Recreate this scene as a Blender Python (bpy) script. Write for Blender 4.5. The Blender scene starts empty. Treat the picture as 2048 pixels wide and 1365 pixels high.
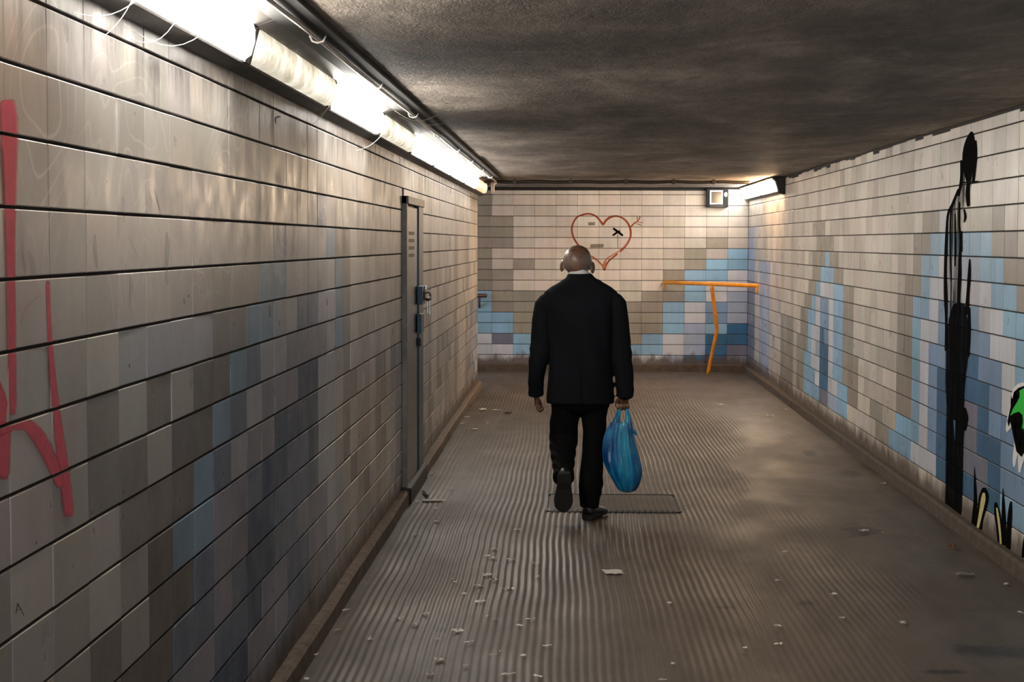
import bpy, bmesh, math, random
import numpy as np
from mathutils import Vector, Matrix, noise as mnoise
random.seed(7)
scene = bpy.context.scene
C = scene.collection

# ------------------------------------------------------------------ camera, world, exposure
F_PX, YAW, PITCH, ROLL, EYE = 3560.0, -0.03361, -0.05536, 0.00253, 1.797
W_PX, H_PX = 2048, 1365
fw = Vector((math.sin(YAW)*math.cos(PITCH), math.cos(YAW)*math.cos(PITCH), math.sin(PITCH)))
rt = Vector((math.cos(YAW), -math.sin(YAW), 0)); up = rt.cross(fw)
rt, up = math.cos(ROLL)*rt + math.sin(ROLL)*up, -math.sin(ROLL)*rt + math.cos(ROLL)*up
cam_d = bpy.data.cameras.new('camera'); cam = bpy.data.objects.new('camera', cam_d); C.objects.link(cam)
cam_d.sensor_width = 36.0; cam_d.lens = F_PX/W_PX*36.0; cam_d.clip_start = 0.05
M = Matrix.Identity(4)
for i in range(3):
    M[i][0] = rt[i]; M[i][1] = up[i]; M[i][2] = -fw[i]
M[0][3], M[1][3], M[2][3] = 0, 0, EYE
cam.matrix_world = M
scene.camera = cam

world = bpy.data.worlds.new('world'); scene.world = world; world.use_nodes = True
bg = world.node_tree.nodes['Background']
bg.inputs[0].default_value = (0.80, 0.88, 1.0, 1); bg.inputs[1].default_value = 3.4

vs = scene.view_settings
vs.view_transform = 'Standard'; vs.look = 'None'; vs.gamma = 1.0; vs.exposure = 0.55
vs.use_curve_mapping = False

# lamp strengths: the nine fittings on the left (the first is out of frame), two on the right
LAMP_LEFT = [24.0, 80.0, 1.25, 72.0, 1.35, 36.0, 48.0, 48.0, 55.0, 1.6]
LAMP_RIGHT = [120.0, 45.0]

# ------------------------------------------------------------------ dimensions (metres)
XL, XR = -1.167, 2.460          # tile faces of the side walls
YB, YE = 25.01, 21.97           # back wall, end of left wall
ZC = 2.56                       # ceiling
TW, TH = 0.30, 0.15             # tile pitch
Z0 = 2.468                      # reference grout line
YL0, YR0, XB0 = 3.943, 9.944, -1.126
YN = -4.0                       # near end behind the camera

def ray(px, py):
    return fw + rt*((px-1024)/F_PX) - up*((py-682.5)/F_PX)
O = Vector((0, 0, EYE))
def on_x(px, py, X): d = ray(px, py); return O + d*(X/d.x)
def on_y(px, py, Y): d = ray(px, py); return O + d*(Y/d.y)
def on_z(px, py, Z=0.0): d = ray(px, py); return O + d*((Z-EYE)/d.z)

# ------------------------------------------------------------------ node helpers
def lin(r, g, b):
    f = lambda c: (c/255/12.92 if c/255 <= .04045 else ((c/255+.055)/1.055)**2.4)
    return (f(r), f(g), f(b), 1.0)
class NT:
    def __init__(s, name):
        s.m = bpy.data.materials.new(name); s.m.use_nodes = True
        s.t = s.m.node_tree; s.n = s.t.nodes; s.b = s.n['Principled BSDF']; s.out = s.n['Material Output']
        s.pos = None
    def node(s, typ, **kw):
        n = s.n.new(typ)
        for k, v in kw.items():
            if k == 'i':
                for kk, vv in v.items():
                    if hasattr(vv, 'is_output'): s.t.links.new(vv, n.inputs[kk])
                    else: n.inputs[kk].default_value = vv
            else: setattr(n, k, v)
        return n
    def P(s):
        if s.pos is None: s.pos = s.node('ShaderNodeNewGeometry').outputs['Position']
        return s.pos
    def scaled(s, v):
        return s.node('ShaderNodeVectorMath', operation='MULTIPLY', i={0: s.P(), 1: v}).outputs[0]
    def noise(s, scale, detail=4, rough=.55, vec=None, dist=0):
        return s.node('ShaderNodeTexNoise', i={'Vector': vec or s.P(), 'Scale': scale, 'Detail': detail, 'Roughness': rough, 'Distortion': dist}).outputs['Fac']
    def ramp(s, fac, stops):
        r = s.node('ShaderNodeValToRGB', i={0: fac}); e = r.color_ramp.elements
        while len(e) < len(stops): e.new(0.5)
        for el, (p, c) in zip(e, stops):
            el.position = p; el.color = c if isinstance(c, tuple) else (c, c, c, 1)
        return r.outputs[0]
    def math(s, op, a, b=0.0, c=None, clamp=False):
        d = {0: a, 1: b}
        if c is not None: d[2] = c
        return s.node('ShaderNodeMath', operation=op, use_clamp=clamp, i=d).outputs[0]
    def mix(s, fac, a, b, mode='MIX'):
        n = s.node('ShaderNodeMix', data_type='RGBA', blend_type=mode)
        for k, v in ((0, fac), (6, a), (7, b)):
            if hasattr(v, 'is_output'): s.t.links.new(v, n.inputs[k])
            else: n.inputs[k].default_value = v
        return n.outputs[2]
    def sep(s):
        return s.node('ShaderNodeSeparateXYZ', i={0: s.P()}).outputs
    def set(s, **kw):
        for k, v in kw.items():
            k = {'base': 'Base Color', 'rough': 'Roughness', 'metal': 'Metallic', 'spec': 'Specular IOR Level', 'normal': 'Normal',
                 'alpha': 'Alpha', 'emit': 'Emission Color', 'power': 'Emission Strength', 'trans': 'Transmission Weight', 'sheen': 'Sheen Weight',
                 'coat': 'Coat Weight'}[k]
            if hasattr(v, 'is_output'): s.t.links.new(v, s.b.inputs[k])
            else: s.b.inputs[k].default_value = v
        return s
    def bump(s, h, strength=.3, dist=.01):
        s.set(normal=s.node('ShaderNodeBump', i={'Height': h, 'Strength': strength, 'Distance': dist}).outputs[0])
        return s

def plain(name, col, rough=.5, metal=0., var=.25, scale=25., bump=.0, spec=.5):
    m = NT(name); n = m.noise(scale, 5)
    c = tuple(col)
    m.set(base=m.mix(m.ramp(n, [(.3, 0.0), (.7, 1.0)]), tuple(x*(1-var) for x in c[:3])+(1,), tuple(min(1, x*(1+var)) for x in c[:3])+(1,)), rough=rough, metal=metal, spec=spec)
    if bump: m.bump(n, bump, .004)
    return m.m

def tile_material(name, from_object, grime, swirl):
    m = NT(name)
    col = m.node('ShaderNodeObjectInfo').outputs['Color'] if from_object else m.node('ShaderNodeVertexColor', layer_name='tint').outputs['Color']
    big = m.noise(1.3, 5, .6)
    streak = m.noise(1.0, 6, .65, m.scaled((9.0, 9.0, .55)))
    fine = m.noise(40, 3)
    c = m.mix(m.ramp(streak, [(.42, .0), (.78, .14 if swirl else .5)]), col, m.mix(1.0, col, lin(*grime), 'MULTIPLY'))
    c = m.mix(m.math('MULTIPLY', m.ramp(big, [(.42, 0.), (.72, 1.)]), .55), c, m.mix(1.0, c, lin(204, 197, 189), 'MULTIPLY'))
    c = m.mix(.10, c, m.ramp(fine, [(.3, .2), (.7, .9)]), 'SOFT_LIGHT')
    if swirl:     # soot wiped off in arcs by a cloth
        wv = m.noise(1.5, 2, .4, m.scaled((1, 1, 1.25)), .4)
        band = m.math('ABSOLUTE', m.math('SUBTRACT', m.math('FRACT', m.math('MULTIPLY', wv, 19.0)), .5))
        line = m.ramp(band, [(.0, 1.0), (.05, .5), (.11, 0.)])
        z = m.sep()[2]; y = m.sep()[1]
        patch = m.math('MULTIPLY', m.node('ShaderNodeMapRange', i={0: z, 1: 1.45, 2: 1.95, 3: 0., 4: 1.}).outputs[0],
                       m.ramp(m.noise(1.6, 2), [(.42, .15), (.6, 1.)]))
        patch = m.math('MULTIPLY', patch, m.node('ShaderNodeMapRange', i={0: y, 1: 6.0, 2: 11., 3: 1., 4: 0.}).outputs[0])
        c = m.mix(m.math('MULTIPLY', m.math('MULTIPLY', line, patch), .62), c, lin(246, 240, 233))
    if swirl:     # soot under the lamp row, running down in ragged streaks
        z = m.sep()[2]
        rag = m.noise(1.0, 5, .7, m.scaled((7, 7, 1.2)))
        soot = m.math('SUBTRACT', m.node('ShaderNodeMapRange', i={0: z, 1: 2.02, 2: 2.40, 3: 0., 4: 1.0}).outputs[0], rag, clamp=True)
        c = m.mix(m.ramp(soot, [(.0, 0.), (.35, .85)]), c, lin(60, 52, 47))
    # brown splash dirt along the foot of the wall, ragged
    z = m.sep()[2]
    rag = m.noise(1.0, 6, .7, m.scaled((6, 6, 2.5)))
    splash = m.math('SUBTRACT', m.node('ShaderNodeMapRange', i={0: z, 1: .05, 2: .44, 3: 1.05, 4: 0.}).outputs[0], m.math('MULTIPLY', rag, 1.05), clamp=True)
    c = m.mix(m.ramp(splash, [(.0, 0.), (.28, .9)]), c, lin(84, 68, 56))
    m.set(base=c, rough=m.ramp(m.noise(6, 4), [(.3, .26), (.7, .46)]), spec=.5)
    m.bump(m.noise(7, 2), .05, .01)
    return m.m

MAT = {}
MAT['tile_left'] = tile_material('glazed_tile_left', True, (206, 200, 194), True)
MAT['tile_left_far'] = tile_material('glazed_tile_left_far', False, (206, 200, 194), True)
MAT['tile'] = tile_material('glazed_tile', True, (212, 205, 198), False)
MAT['tile_far'] = tile_material('glazed_tile_far', False, (212, 205, 198), False)
MAT['grout'] = plain('dark_grout', lin(42, 35, 31), .9, var=.3, scale=30)
MAT['metal_grey'] = plain('grey_painted_metal', lin(74, 71, 69), .5, .2, .35, 9)
MAT['lamp_gap'] = plain('dark_lamp_clip', lin(30, 28, 27), .6)
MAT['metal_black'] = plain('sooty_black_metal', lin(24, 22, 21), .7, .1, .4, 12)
MAT['cable'] = plain('pale_cable_sheath', lin(205, 198, 190), .45, var=.2)
MAT['pipe'] = plain('dark_pipe', lin(52, 44, 38), .5, .4, .3)
MAT['orange_rail'] = plain('orange_paint', lin(240, 150, 34), .38, var=.18, scale=14)
MAT['brown_rail'] = plain('brown_rail_paint', lin(70, 48, 40), .4)
MAT['curb_dirty'] = plain('dirty_brown_kerb', lin(82, 68, 57), .85, var=.35, scale=12, bump=.5)
MAT['curb'] = plain('worn_concrete_curb', lin(112, 96, 82), .8, var=.35, scale=14, bump=.5)
MAT['door'] = plain('grey_steel_door', lin(112, 112, 110), .36, .35, .25, 7)
MAT['frame'] = plain('grey_steel_frame', lin(126, 120, 112), .45, .25, .3, 8)
MAT['teal'] = plain('teal_paint', lin(24, 66, 88), .4, .1, .3, 12)
MAT['black'] = plain('black_rubber', lin(16, 15, 15), .55, var=.2)
MAT['chrome'] = plain('worn_chrome', lin(190, 186, 180), .25, .9, .2)
MAT['white_plastic'] = plain('white_plastic', lin(225, 222, 216), .4, var=.1)
MAT['dark_glass'] = plain('dark_glass', lin(70, 70, 70), .12, 0, .2)
MAT['web'] = plain('cobweb_silk', lin(225, 218, 210), .6)
MAT['paper'] = plain('white_paper', lin(238, 232, 222), .7, var=.06)
MAT['leaf'] = plain('dry_leaf', lin(172, 120, 84), .7, var=.3, scale=60)
MAT['foil'] = plain('grey_wrapper', lin(190, 184, 176), .4, .2, .3)
MAT['soot_paper'] = plain('dark_scrap', lin(40, 32, 28), .7)

def concrete_ceiling():
    m = NT('sooty_concrete_ceiling')
    a = m.noise(1.0, 7, .62, m.scaled((1.3, .55, 1)), .8)
    b = m.noise(9, 6, .7, m.scaled((1.5, .45, 1)), .6)
    blot = m.noise(1.7, 5, .6, m.scaled((1.2, .5, 1)))
    c = m.ramp(a, [(.30, lin(84, 76, 70)), (.5, lin(124, 113, 104)), (.68, lin(168, 155, 143))])
    c = m.mix(m.math('MULTIPLY', m.ramp(blot, [(.45, 0.), (.66, 1.)]), .55), c, lin(62, 54, 49))
    c = m.mix(.45, c, m.ramp(b, [(.3, .15), (.7, .85)]), 'OVERLAY')
    streak = m.ramp(m.noise(1.0, 5, .7, m.scaled((1.6, 3, 1)), 1.5), [(.62, 0.), (.66, .4), (.69, .0)])
    c = m.mix(streak, c, lin(205, 190, 176))
    m.set(base=c, rough=.62, spec=.35)
    h = m.math('ADD', m.math('MULTIPLY', m.noise(22, 5, .7, m.scaled((1.4, .5, 1)), 1.2), .7), m.math('MULTIPLY', a, 1.2))
    m.bump(h, .75, .02)
    return m.m
MAT['ceiling'] = concrete_ceiling()

def floor_material():
    m = NT('ribbed_grey_brown_floor')
    a = m.noise(.9, 6, .6, m.scaled((1.3, .5, 1))); b = m.noise(5, 6, .65, m.scaled((1.4, .4, 1))); fine = m.noise(90, 3)
    c = m.ramp(a, [(.32, lin(75, 64, 55)), (.52, lin(87, 75, 65)), (.7, lin(99, 86, 75))])
    c = m.mix(.5, c, m.ramp(b, [(.3, .25), (.7, .75)]), 'SOFT_LIGHT')
    c = m.mix(.25, c, m.ramp(fine, [(.35, .2), (.65, .8)]), 'SOFT_LIGHT')
    st = None
    for x, y, sx, sy in STAINS:
        p = on_z(x, y)
        d = m.node('ShaderNodeVectorMath', operation='MULTIPLY', i={0: m.node('ShaderNodeVectorMath', operation='SUBTRACT', i={0: m.P(), 1: tuple(p)}).outputs[0], 1: (1/sx, 1/sy, 0)}).outputs[0]
        l = m.node('ShaderNodeVectorMath', operation='LENGTH', i={0: d}).outputs['Value']
        st = l if st is None else m.math('MINIMUM', st, l)
    st = m.math('ADD', st, m.math('MULTIPLY', m.math('SUBTRACT', m.noise(7, 5, .75, m.scaled((1.3, .8, 1))), .5), 2.6))
    c = m.mix(m.ramp(st, [(.55, .88), (1.15, 0.)]), c, lin(34, 29, 27))
    spots = m.ramp(m.noise(3.1, 3, .6, m.scaled((1.2, .6, 1))), [(.66, 0.), (.74, .55)])
    c = m.mix(spots, c, lin(58, 50, 46))
    m.set(base=c, rough=m.ramp(m.noise(1.4, 5, .6, m.scaled((1.4, .6, 1))), [(.36, .44), (.62, .56)]), spec=.4)
    m.bump(b, .15, .01)
    return m.m
STAINS = [(1990, 1300, .22, .16), (1720, 1060, .14, .3), (1765, 935, .22, .5), (1620, 905, .07, .25), (1610, 1205, .07, .07), (1450, 1212, .07, .05),
          (882, 1258, .05, .07), (1140, 1052, .14, .1), (1890, 1340, .10, .05), (1700, 945, .12, .3)]
MAT['floor'] = floor_material()

def paint(name, col, rough=.45, gaps=True, opacity=1.0, hazy=False, streaky=None):
    """wall paint: soft where the 'edge' attribute runs out, broken at the grout joints"""
    m = NT(name)
    ed = m.node('ShaderNodeAttribute', attribute_name='edge').outputs['Fac']
    n = m.noise(30, 4)
    c = m.mix(m.ramp(n, [(.3, 0.), (.7, 1.)]), tuple(x*.82 for x in col[:3])+(1,), col)
    al = m.math('MULTIPLY', m.ramp(m.math('ADD', ed, m.math('MULTIPLY', m.math('SUBTRACT', n, .5), .5 if hazy else .25)), [(.05, 0.), (.9 if hazy else .3, 1.)]), opacity)
    if streaky is not None:     # thin and thick runs
        al = m.math('MULTIPLY', al, m.ramp(m.noise(1.0, 5, .65, m.scaled((1, 22, 1.6))), [(.40, streaky), (.56, 1.0)]))
    if gaps:
        z = m.sep()[2]
        fr = m.math('FRACT', m.math('DIVIDE', m.math('SUBTRACT', z, Z0-100*TH), TH))
        al = m.math('MULTIPLY', al, m.math('MULTIPLY', m.math('GREATER_THAN', fr, .028), m.math('LESS_THAN', fr, .972)))
    m.set(base=c, rough=rough, alpha=al, spec=.25 if rough < .8 else .02)
    return m.m

# ------------------------------------------------------------------ object helpers
def link(name, me, mat=None, parent=None):
    o = bpy.data.objects.new(name, me); C.objects.link(o)
    if mat is not None and me is not None and not me.materials: me.materials.append(MAT[mat] if isinstance(mat, str) else mat)
    if parent is not None: o.parent = parent
    return o
def obj(name, bm, mat, parent=None, smooth=False):
    me = bpy.data.meshes.new(name); bmesh.ops.recalc_face_normals(bm, faces=bm.faces); bm.to_mesh(me); bm.free()
    if smooth: me.polygons.foreach_set('use_smooth', [True]*len(me.polygons))
    return link(name, me, mat, parent)
def tag(o, label=None, cat=None, group=None, kind=None):
    if label: o['label'] = label
    if cat: o['category'] = cat
    if group: o['group'] = group
    if kind: o['kind'] = kind
    return o
def struct(o, label=None): return tag(o, label, kind='structure')
def thing(name, loc, label, cat, group=None):
    o = bpy.data.objects.new(name, None); C.objects.link(o); o.location = loc; o.empty_display_size = .1
    return tag(o, label, cat, group)
def box(bm, x0, x1, y0, y1, z0, z1, bevel=0.):
    vs_ = [bm.verts.new((x, y, z)) for x in (x0, x1) for y in (y0, y1) for z in (z0, z1)]
    f = [(0, 1, 3, 2), (4, 6, 7, 5), (0, 4, 5, 1), (2, 3, 7, 6), (0, 2, 6, 4), (1, 5, 7, 3)]
    fs = [bm.faces.new([vs_[i] for i in q]) for q in f]
    if bevel:
        es = list({e for ff in fs for e in ff.edges})
        bmesh.ops.bevel(bm, geom=es, offset=bevel, segments=2, affect='EDGES', profile=.5)
    return bm
def bx(*a, bevel=0.): return box(bmesh.new(), *a, bevel=bevel)
def frames(pts):
    pts = [Vector(p) for p in pts]; out = []; ref = None
    for i, p in enumerate(pts):
        t = (pts[min(i+1, len(pts)-1)] - pts[max(i-1, 0)]).normalized()
        if ref is None:
            ref = Vector((0, 0, 1)) if abs(t.z) < .8 else Vector((1, 0, 0))
        u = (ref - t*ref.dot(t)).normalized(); ref = u
        out.append((p, t, u, t.cross(u)))
    return out
def tube(bm, pts, rad, seg=12, cap=True, rad2=None, first=None):
    """swept tube; rad per point along u, rad2 per point along v"""
    n = len(pts)
    rad = rad if isinstance(rad, (list, tuple)) else [rad]*n
    rad2 = rad if rad2 is None else (rad2 if isinstance(rad2, (list, tuple)) else [rad2]*n)
    rings = []
    fr = frames(pts)
    if first is not None:   # a fixed u direction
        fr = [(p, t, (Vector(first)-t*Vector(first).dot(t)).normalized(), t.cross((Vector(first)-t*Vector(first).dot(t)).normalized())) for p, t, u, v in fr]
    for (p, t, u, v), a, b in zip(fr, rad, rad2):
        rings.append([bm.verts.new(p + u*(a*math.cos(k*2*math.pi/seg)) + v*(b*math.sin(k*2*math.pi/seg))) for k in range(seg)])
    for i in range(n-1):
        for k in range(seg):
            bm.faces.new((rings[i][k], rings[i][(k+1) % seg], rings[i+1][(k+1) % seg], rings[i+1][k]))
    if cap:
        for r, i in ((rings[0], 0), (rings[-1], n-1)):
            c = bm.verts.new(fr[i][0] + fr[i][1]*((-1 if i == 0 else 1)*min(rad[i], rad2[i])*.45))
            for k in range(seg):
                a, b = r[k], r[(k+1) % seg]
                bm.faces.new((b, a, c) if i == 0 else (a, b, c))
    return bm
def loft(bm, rings, seg=32, expo=2.0):
    """horizontal superellipse rings (z, cx, cy, rx, ry), closed"""
    rr = []
    for z, cx, cy, rx, ry in rings:
        r = []
        for k in range(seg):
            a = 2*math.pi*k/seg; c, s = math.cos(a), math.sin(a)
            r.append(bm.verts.new((cx + rx*math.copysign(abs(c)**(2/expo), c), cy + ry*math.copysign(abs(s)**(2/expo), s), z)))
        rr.append(r)
    for i in range(len(rr)-1):
        for k in range(seg): bm.faces.new((rr[i][k], rr[i][(k+1) % seg], rr[i+1][(k+1) % seg], rr[i+1][k]))
    bm.faces.new(rr[0][::-1]); bm.faces.new(rr[-1])
    return bm
def ellipsoid(bm, c, r, rot=None, su=24, sv=16, fn=None):
    R = rot or Matrix.Identity(3)
    res = bmesh.ops.create_uvsphere(bm, u_segments=su, v_segments=sv, radius=1.0)
    for v in res['verts']:
        p = Vector((v.co.x*r[0], v.co.y*r[1], v.co.z*r[2]))
        if fn: p = fn(p)
        v.co = R @ p + Vector(c)
    return bm
def smooth_path(pts, n=6):
    """Catmull-Rom through points of any length tuples"""
    P = [np.array(p, float) for p in pts]; out = []
    for i in range(len(P)-1):
        p0, p1, p2, p3 = P[max(i-1, 0)], P[i], P[i+1], P[min(i+2, len(P)-1)]
        for k in range(n):
            t = k/n
            out.append(.5*((2*p1) + (-p0+p2)*t + (2*p0-5*p1+4*p2-p3)*t*t + (-p0+3*p1-3*p2+p3)*t**3))
    out.append(P[-1]); return out
def remeshed(bm, voxel, smooth_iter=4, fac=.5):
    """fuse overlapping closed shapes into one continuous skin"""
    bmesh.ops.recalc_face_normals(bm, faces=bm.faces)
    me = bpy.data.meshes.new('tmp'); bm.to_mesh(me); bm.free()
    o = bpy.data.objects.new('tmp', me); C.objects.link(o)
    r = o.modifiers.new('r', 'REMESH'); r.mode = 'VOXEL'; r.voxel_size = voxel
    if smooth_iter:
        s = o.modifiers.new('s', 'SMOOTH'); s.iterations = smooth_iter; s.factor = fac
    dg = bpy.context.evaluated_depsgraph_get(); dg.update()
    out = bpy.data.meshes.new_from_object(o.evaluated_get(dg), depsgraph=dg)
    bpy.data.objects.remove(o); bpy.data.meshes.remove(me)
    out.polygons.foreach_set('use_smooth', [True]*len(out.polygons))
    return out
def coords(me):
    a = np.empty(len(me.vertices)*3); me.vertices.foreach_get('co', a); return a.reshape(-1, 3)
def set_coords(me, a): me.vertices.foreach_set('co', a.ravel()); me.update()

# ------------------------------------------------------------------ the room shell
wall_left = obj('wall_left', bx(XL-.30, XL-.006, YN, YE-.006, -.05, ZC+.02), 'grout'); struct(wall_left, 'left wall of the underpass clad in grey and blue tiles')
wall_right = obj('wall_right', bx(XR+.006, XR+.30, YN, YB+.3, -.05, ZC+.02), 'grout'); struct(wall_right, 'right wall of the underpass clad in cream and blue tiles')
wall_back = obj('wall_back', bx(-5.0, XR+.006, YB+.006, YB+.30, -.05, ZC+.02), 'grout'); struct(wall_back, 'end wall with cream, taupe and blue tiles')
wall_side = obj('wall_side', bx(-5.0, XL-.30, YE-.30, YE, -.05, ZC+.02), 'curb'); struct(wall_side)
bm = bx(-5.0, XR+.3, YN, 15.86, ZC, ZC+.3); box(bm, -5.0, XR+.3, 15.94, YB+.3, ZC+.010, ZC+.3)
ceiling = obj('ceiling', bm, 'ceiling'); struct(ceiling, 'dark stained concrete ceiling of the underpass')

def ribbed_floor():
    xs = np.arange(XL-.02, XR+.03, .0076); ys = np.concatenate([np.arange(YN, 3.5, .6), np.arange(3.5, 14, .06), np.arange(14, YB+.06, .12)])
    X, Y = np.meshgrid(xs, ys)
    wob = .012*np.sin(Y*.7+.4)+.006*np.sin(Y*1.9+X*1.7)+.002*np.sin(Y*6.1+X*4)
    rib = np.abs(np.sin(math.pi*(X+wob)/.038))**1.5
    def ss(a, b, v): t = np.clip((v-a)/(b-a), 0, 1); return t*t*(3-2*t)
    edge = 1.62+.20*np.sin(Y*.8)+.10*np.sin(Y*2.9)
    amp = (1-ss(edge-.25, edge, X))*ss(XL+.06, XL+.20, X)
    patch = np.array([[mnoise.noise(Vector((x*.7, y*.45, 3.1))) for x in xs[::12]] for y in ys])
    patch = np.array([np.interp(xs, xs[::12], r) for r in patch])
    amp *= np.clip(.9+patch*1.0, .45, 1.15)
    near = ss(11.4, 9.5, Y) if False else 1-ss(8.6, 10.8, Y)*(1-ss(11.2, 11.9, Y))*ss(.3, .8, X)*.85
    amp *= near
    Z = rib*.0058*amp + .0008*np.sin(Y*1.9+X*.6)
    for yy, w in ((12.75, .05), (13.65, .10), (14.15, .06), (17.4, .1), (19.2, .1), (8.9, .08)):     # worn cross seams
        Z += .0025*np.exp(-((Y-yy-.05*np.sin(X*2))/w)**2)
    Z -= Z.max()
    nx, ny = len(xs), len(ys)
    v = np.stack([X, Y, Z], -1).reshape(-1, 3)
    i = np.arange(ny-1)[:, None]*nx+np.arange(nx-1)[None]
    f = np.stack([i, i+1, i+nx+1, i+nx], -1).reshape(-1, 4).tolist()
    vv = v.tolist(); b = len(vv)
    vv += [(-5, YE-.1, -.012), (XL-.02, YE-.1, -.012), (XL-.02, YB+.1, -.012), (-5, YB+.1, -.012)]; f.append((b, b+1, b+2, b+3))
    me = bpy.data.meshes.new('floor'); me.from_pydata(vv, [], f); me.polygons.foreach_set('use_smooth', [True]*len(me.polygons))
    return link('floor', me, 'floor')
floor = ribbed_floor(); struct(floor, 'worn ribbed grey-brown floor of the underpass')

def curb(name, pts0, pts1, h, label, mat='curb'):
    """a rough concrete kerb from a wall line (pts0) to a face line (pts1)"""
    bm = bmesh.new(); n = 90; rings = []
    for i in range(n+1):
        t = i/n; a = Vector(pts0[0]).lerp(Vector(pts0[1]), t); b = Vector(pts1[0]).lerp(Vector(pts1[1]), t); d = (b-a)
        j = .007*mnoise.noise(Vector((a.x*3+5, a.y*1.6, 1))); k = .010*mnoise.noise(Vector((a.x*3, a.y*1.1, 9)))
        b = b + d.normalized()*j
        rings.append([bm.verts.new(p) for p in (a+Vector((0, 0, -.05)), a+Vector((0, 0, h+k)), a.lerp(b, .72)+Vector((0, 0, h+k)), b+Vector((0, 0, h*.82+k)), b+Vector((0, 0, -.05)))])
    for r, s in zip(rings, rings[1:]):
        for q in range(4): bm.faces.new((r[q], r[q+1], s[q+1], s[q]))
    bm.faces.new(rings[0]); bm.faces.new(rings[-1][::-1])
    return struct(obj(name, bm, mat), label)
curb('baseboard_left', ((XL-.004, YN, 0), (XL-.004, YE-.01, 0)), ((XL+.052, YN, 0), (XL+.052, YE-.01, 0)), .085, 'worn concrete kerb along the foot of the left wall')
curb('baseboard_right', ((XR+.004, YN, 0), (XR+.004, YB, 0)), ((XR-.055, YN, 0), (XR-.055, YB, 0)), .085, 'dirty concrete kerb along the foot of the right wall', 'curb_dirty')
curb('baseboard_back', ((-5, YB+.004, 0), (XR-.05, YB+.004, 0)), ((-5, YB-.05, 0), (XR-.05, YB-.05, 0)), .10, 'brown kerb along the foot of the end wall', 'curb_dirty')

# ------------------------------------------------------------------ tiles
PAL = {'C': (214, 204, 193), 'c': (198, 188, 177), 'G': (156, 148, 136), 'g': (132, 120, 108), 'B': (144, 186, 216), 'P': (208, 210, 218),
       'M': (128, 160, 196), 'L': (168, 180, 204), 'D': (50, 104, 146), 'S': (122, 124, 142)}
PAL_L = {'C': (210, 204, 198), 'c': (188, 182, 175), 'G': (150, 145, 139), 'g': (122, 116, 110), 'B': (132, 166, 190), 'P': (188, 190, 196),
         'M': (116, 132, 154), 'L': (156, 156, 168), 'D': (66, 92, 122), 'S': (110, 112, 124)}  # left wall colours greyed and darkened for its low light and haze
GAPX, GAPZ, DEP = .0030, .0078, .006
def tile_geo(w, h):
    """12-triangle tile facing -Y, origin at its centre on the wall face; bevelled rim"""
    a, b, c = w/2-GAPX/2, h/2-GAPZ/2, .0022
    v = [(-a, 0, -b), (a, 0, -b), (a, 0, b), (-a, 0, b)]
    vv = [(x, DEP, z) for x, _, z in v] + [(x, .0015, z) for x, _, z in v] + [(x-math.copysign(c, x), 0, z-math.copysign(c, z)) for x, _, z in v]
    ff = []
    for k in range(4):
        j = (k+1) % 4
        ff += [(k, j, 4+j, 4+k), (4+k, 4+j, 8+j, 8+k)]
    ff.append((8, 9, 10, 11))
    return vv, ff
TM = {}
def tile_mesh(w, h, mat):
    k = (round(w, 4), round(h, 4), mat)
    if k not in TM:
        vv, ff = tile_geo(w, h); me = bpy.data.meshes.new('tile'); me.from_pydata(vv, [], ff); me.materials.append(MAT[mat]); TM[k] = me
    return TM[k]
def vary(ch, pal, rnd):
    r, g, b = pal[ch]; k = 1+rnd.uniform(-.055, .055)
    return tuple(lin(min(255, r*k+rnd.uniform(-3, 3)), min(255, g*k+rnd.uniform(-2, 2)), min(255, b*k+rnd.uniform(-3, 3))))
def clad(wall, tiles, rotz, mat, mat_far, keep):
    """tiles: (centre, w, h, colour, rank); the best ranked become objects, the rest one mesh"""
    tiles = sorted(tiles, key=lambda t: t[4])
    rnd = random.Random(3)
    V, F_, COL = [], [], []
    for i, (p, w, h, col, rank) in enumerate(tiles):
        rx, rz, dy = rnd.gauss(0, .0035), rnd.gauss(0, .003), rnd.uniform(-.0012, .0012)
        R = Matrix.Rotation(rotz, 4, 'Z') @ Matrix.Translation((0, dy, 0)) @ Matrix.Rotation(rx, 4, 'X') @ Matrix.Rotation(rz, 4, 'Z')
        Mx = Matrix.Translation(p) @ R
        if i < keep:
            o = bpy.data.objects.new('tile', tile_mesh(w, h, mat)); C.objects.link(o); o.parent = wall; o.matrix_world = Mx; o.color = col
        else:
            vv, ff = tile_geo(w, h); b = len(V)
            V += [tuple(Mx @ Vector(q)) for q in vv]; F_ += [tuple(b+k for k in f) for f in ff]; COL += [col]*len(vv)
    if V:
        me = bpy.data.meshes.new('far_tiles'); me.from_pydata(V, [], F_)
        at = me.color_attributes.new('tint', 'FLOAT_COLOR', 'POINT'); at.data.foreach_set('color', [x for c in COL for x in c])
        o = link('far_tiles', me, mat_far, wall); o['kind'] = 'stuff'

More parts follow.
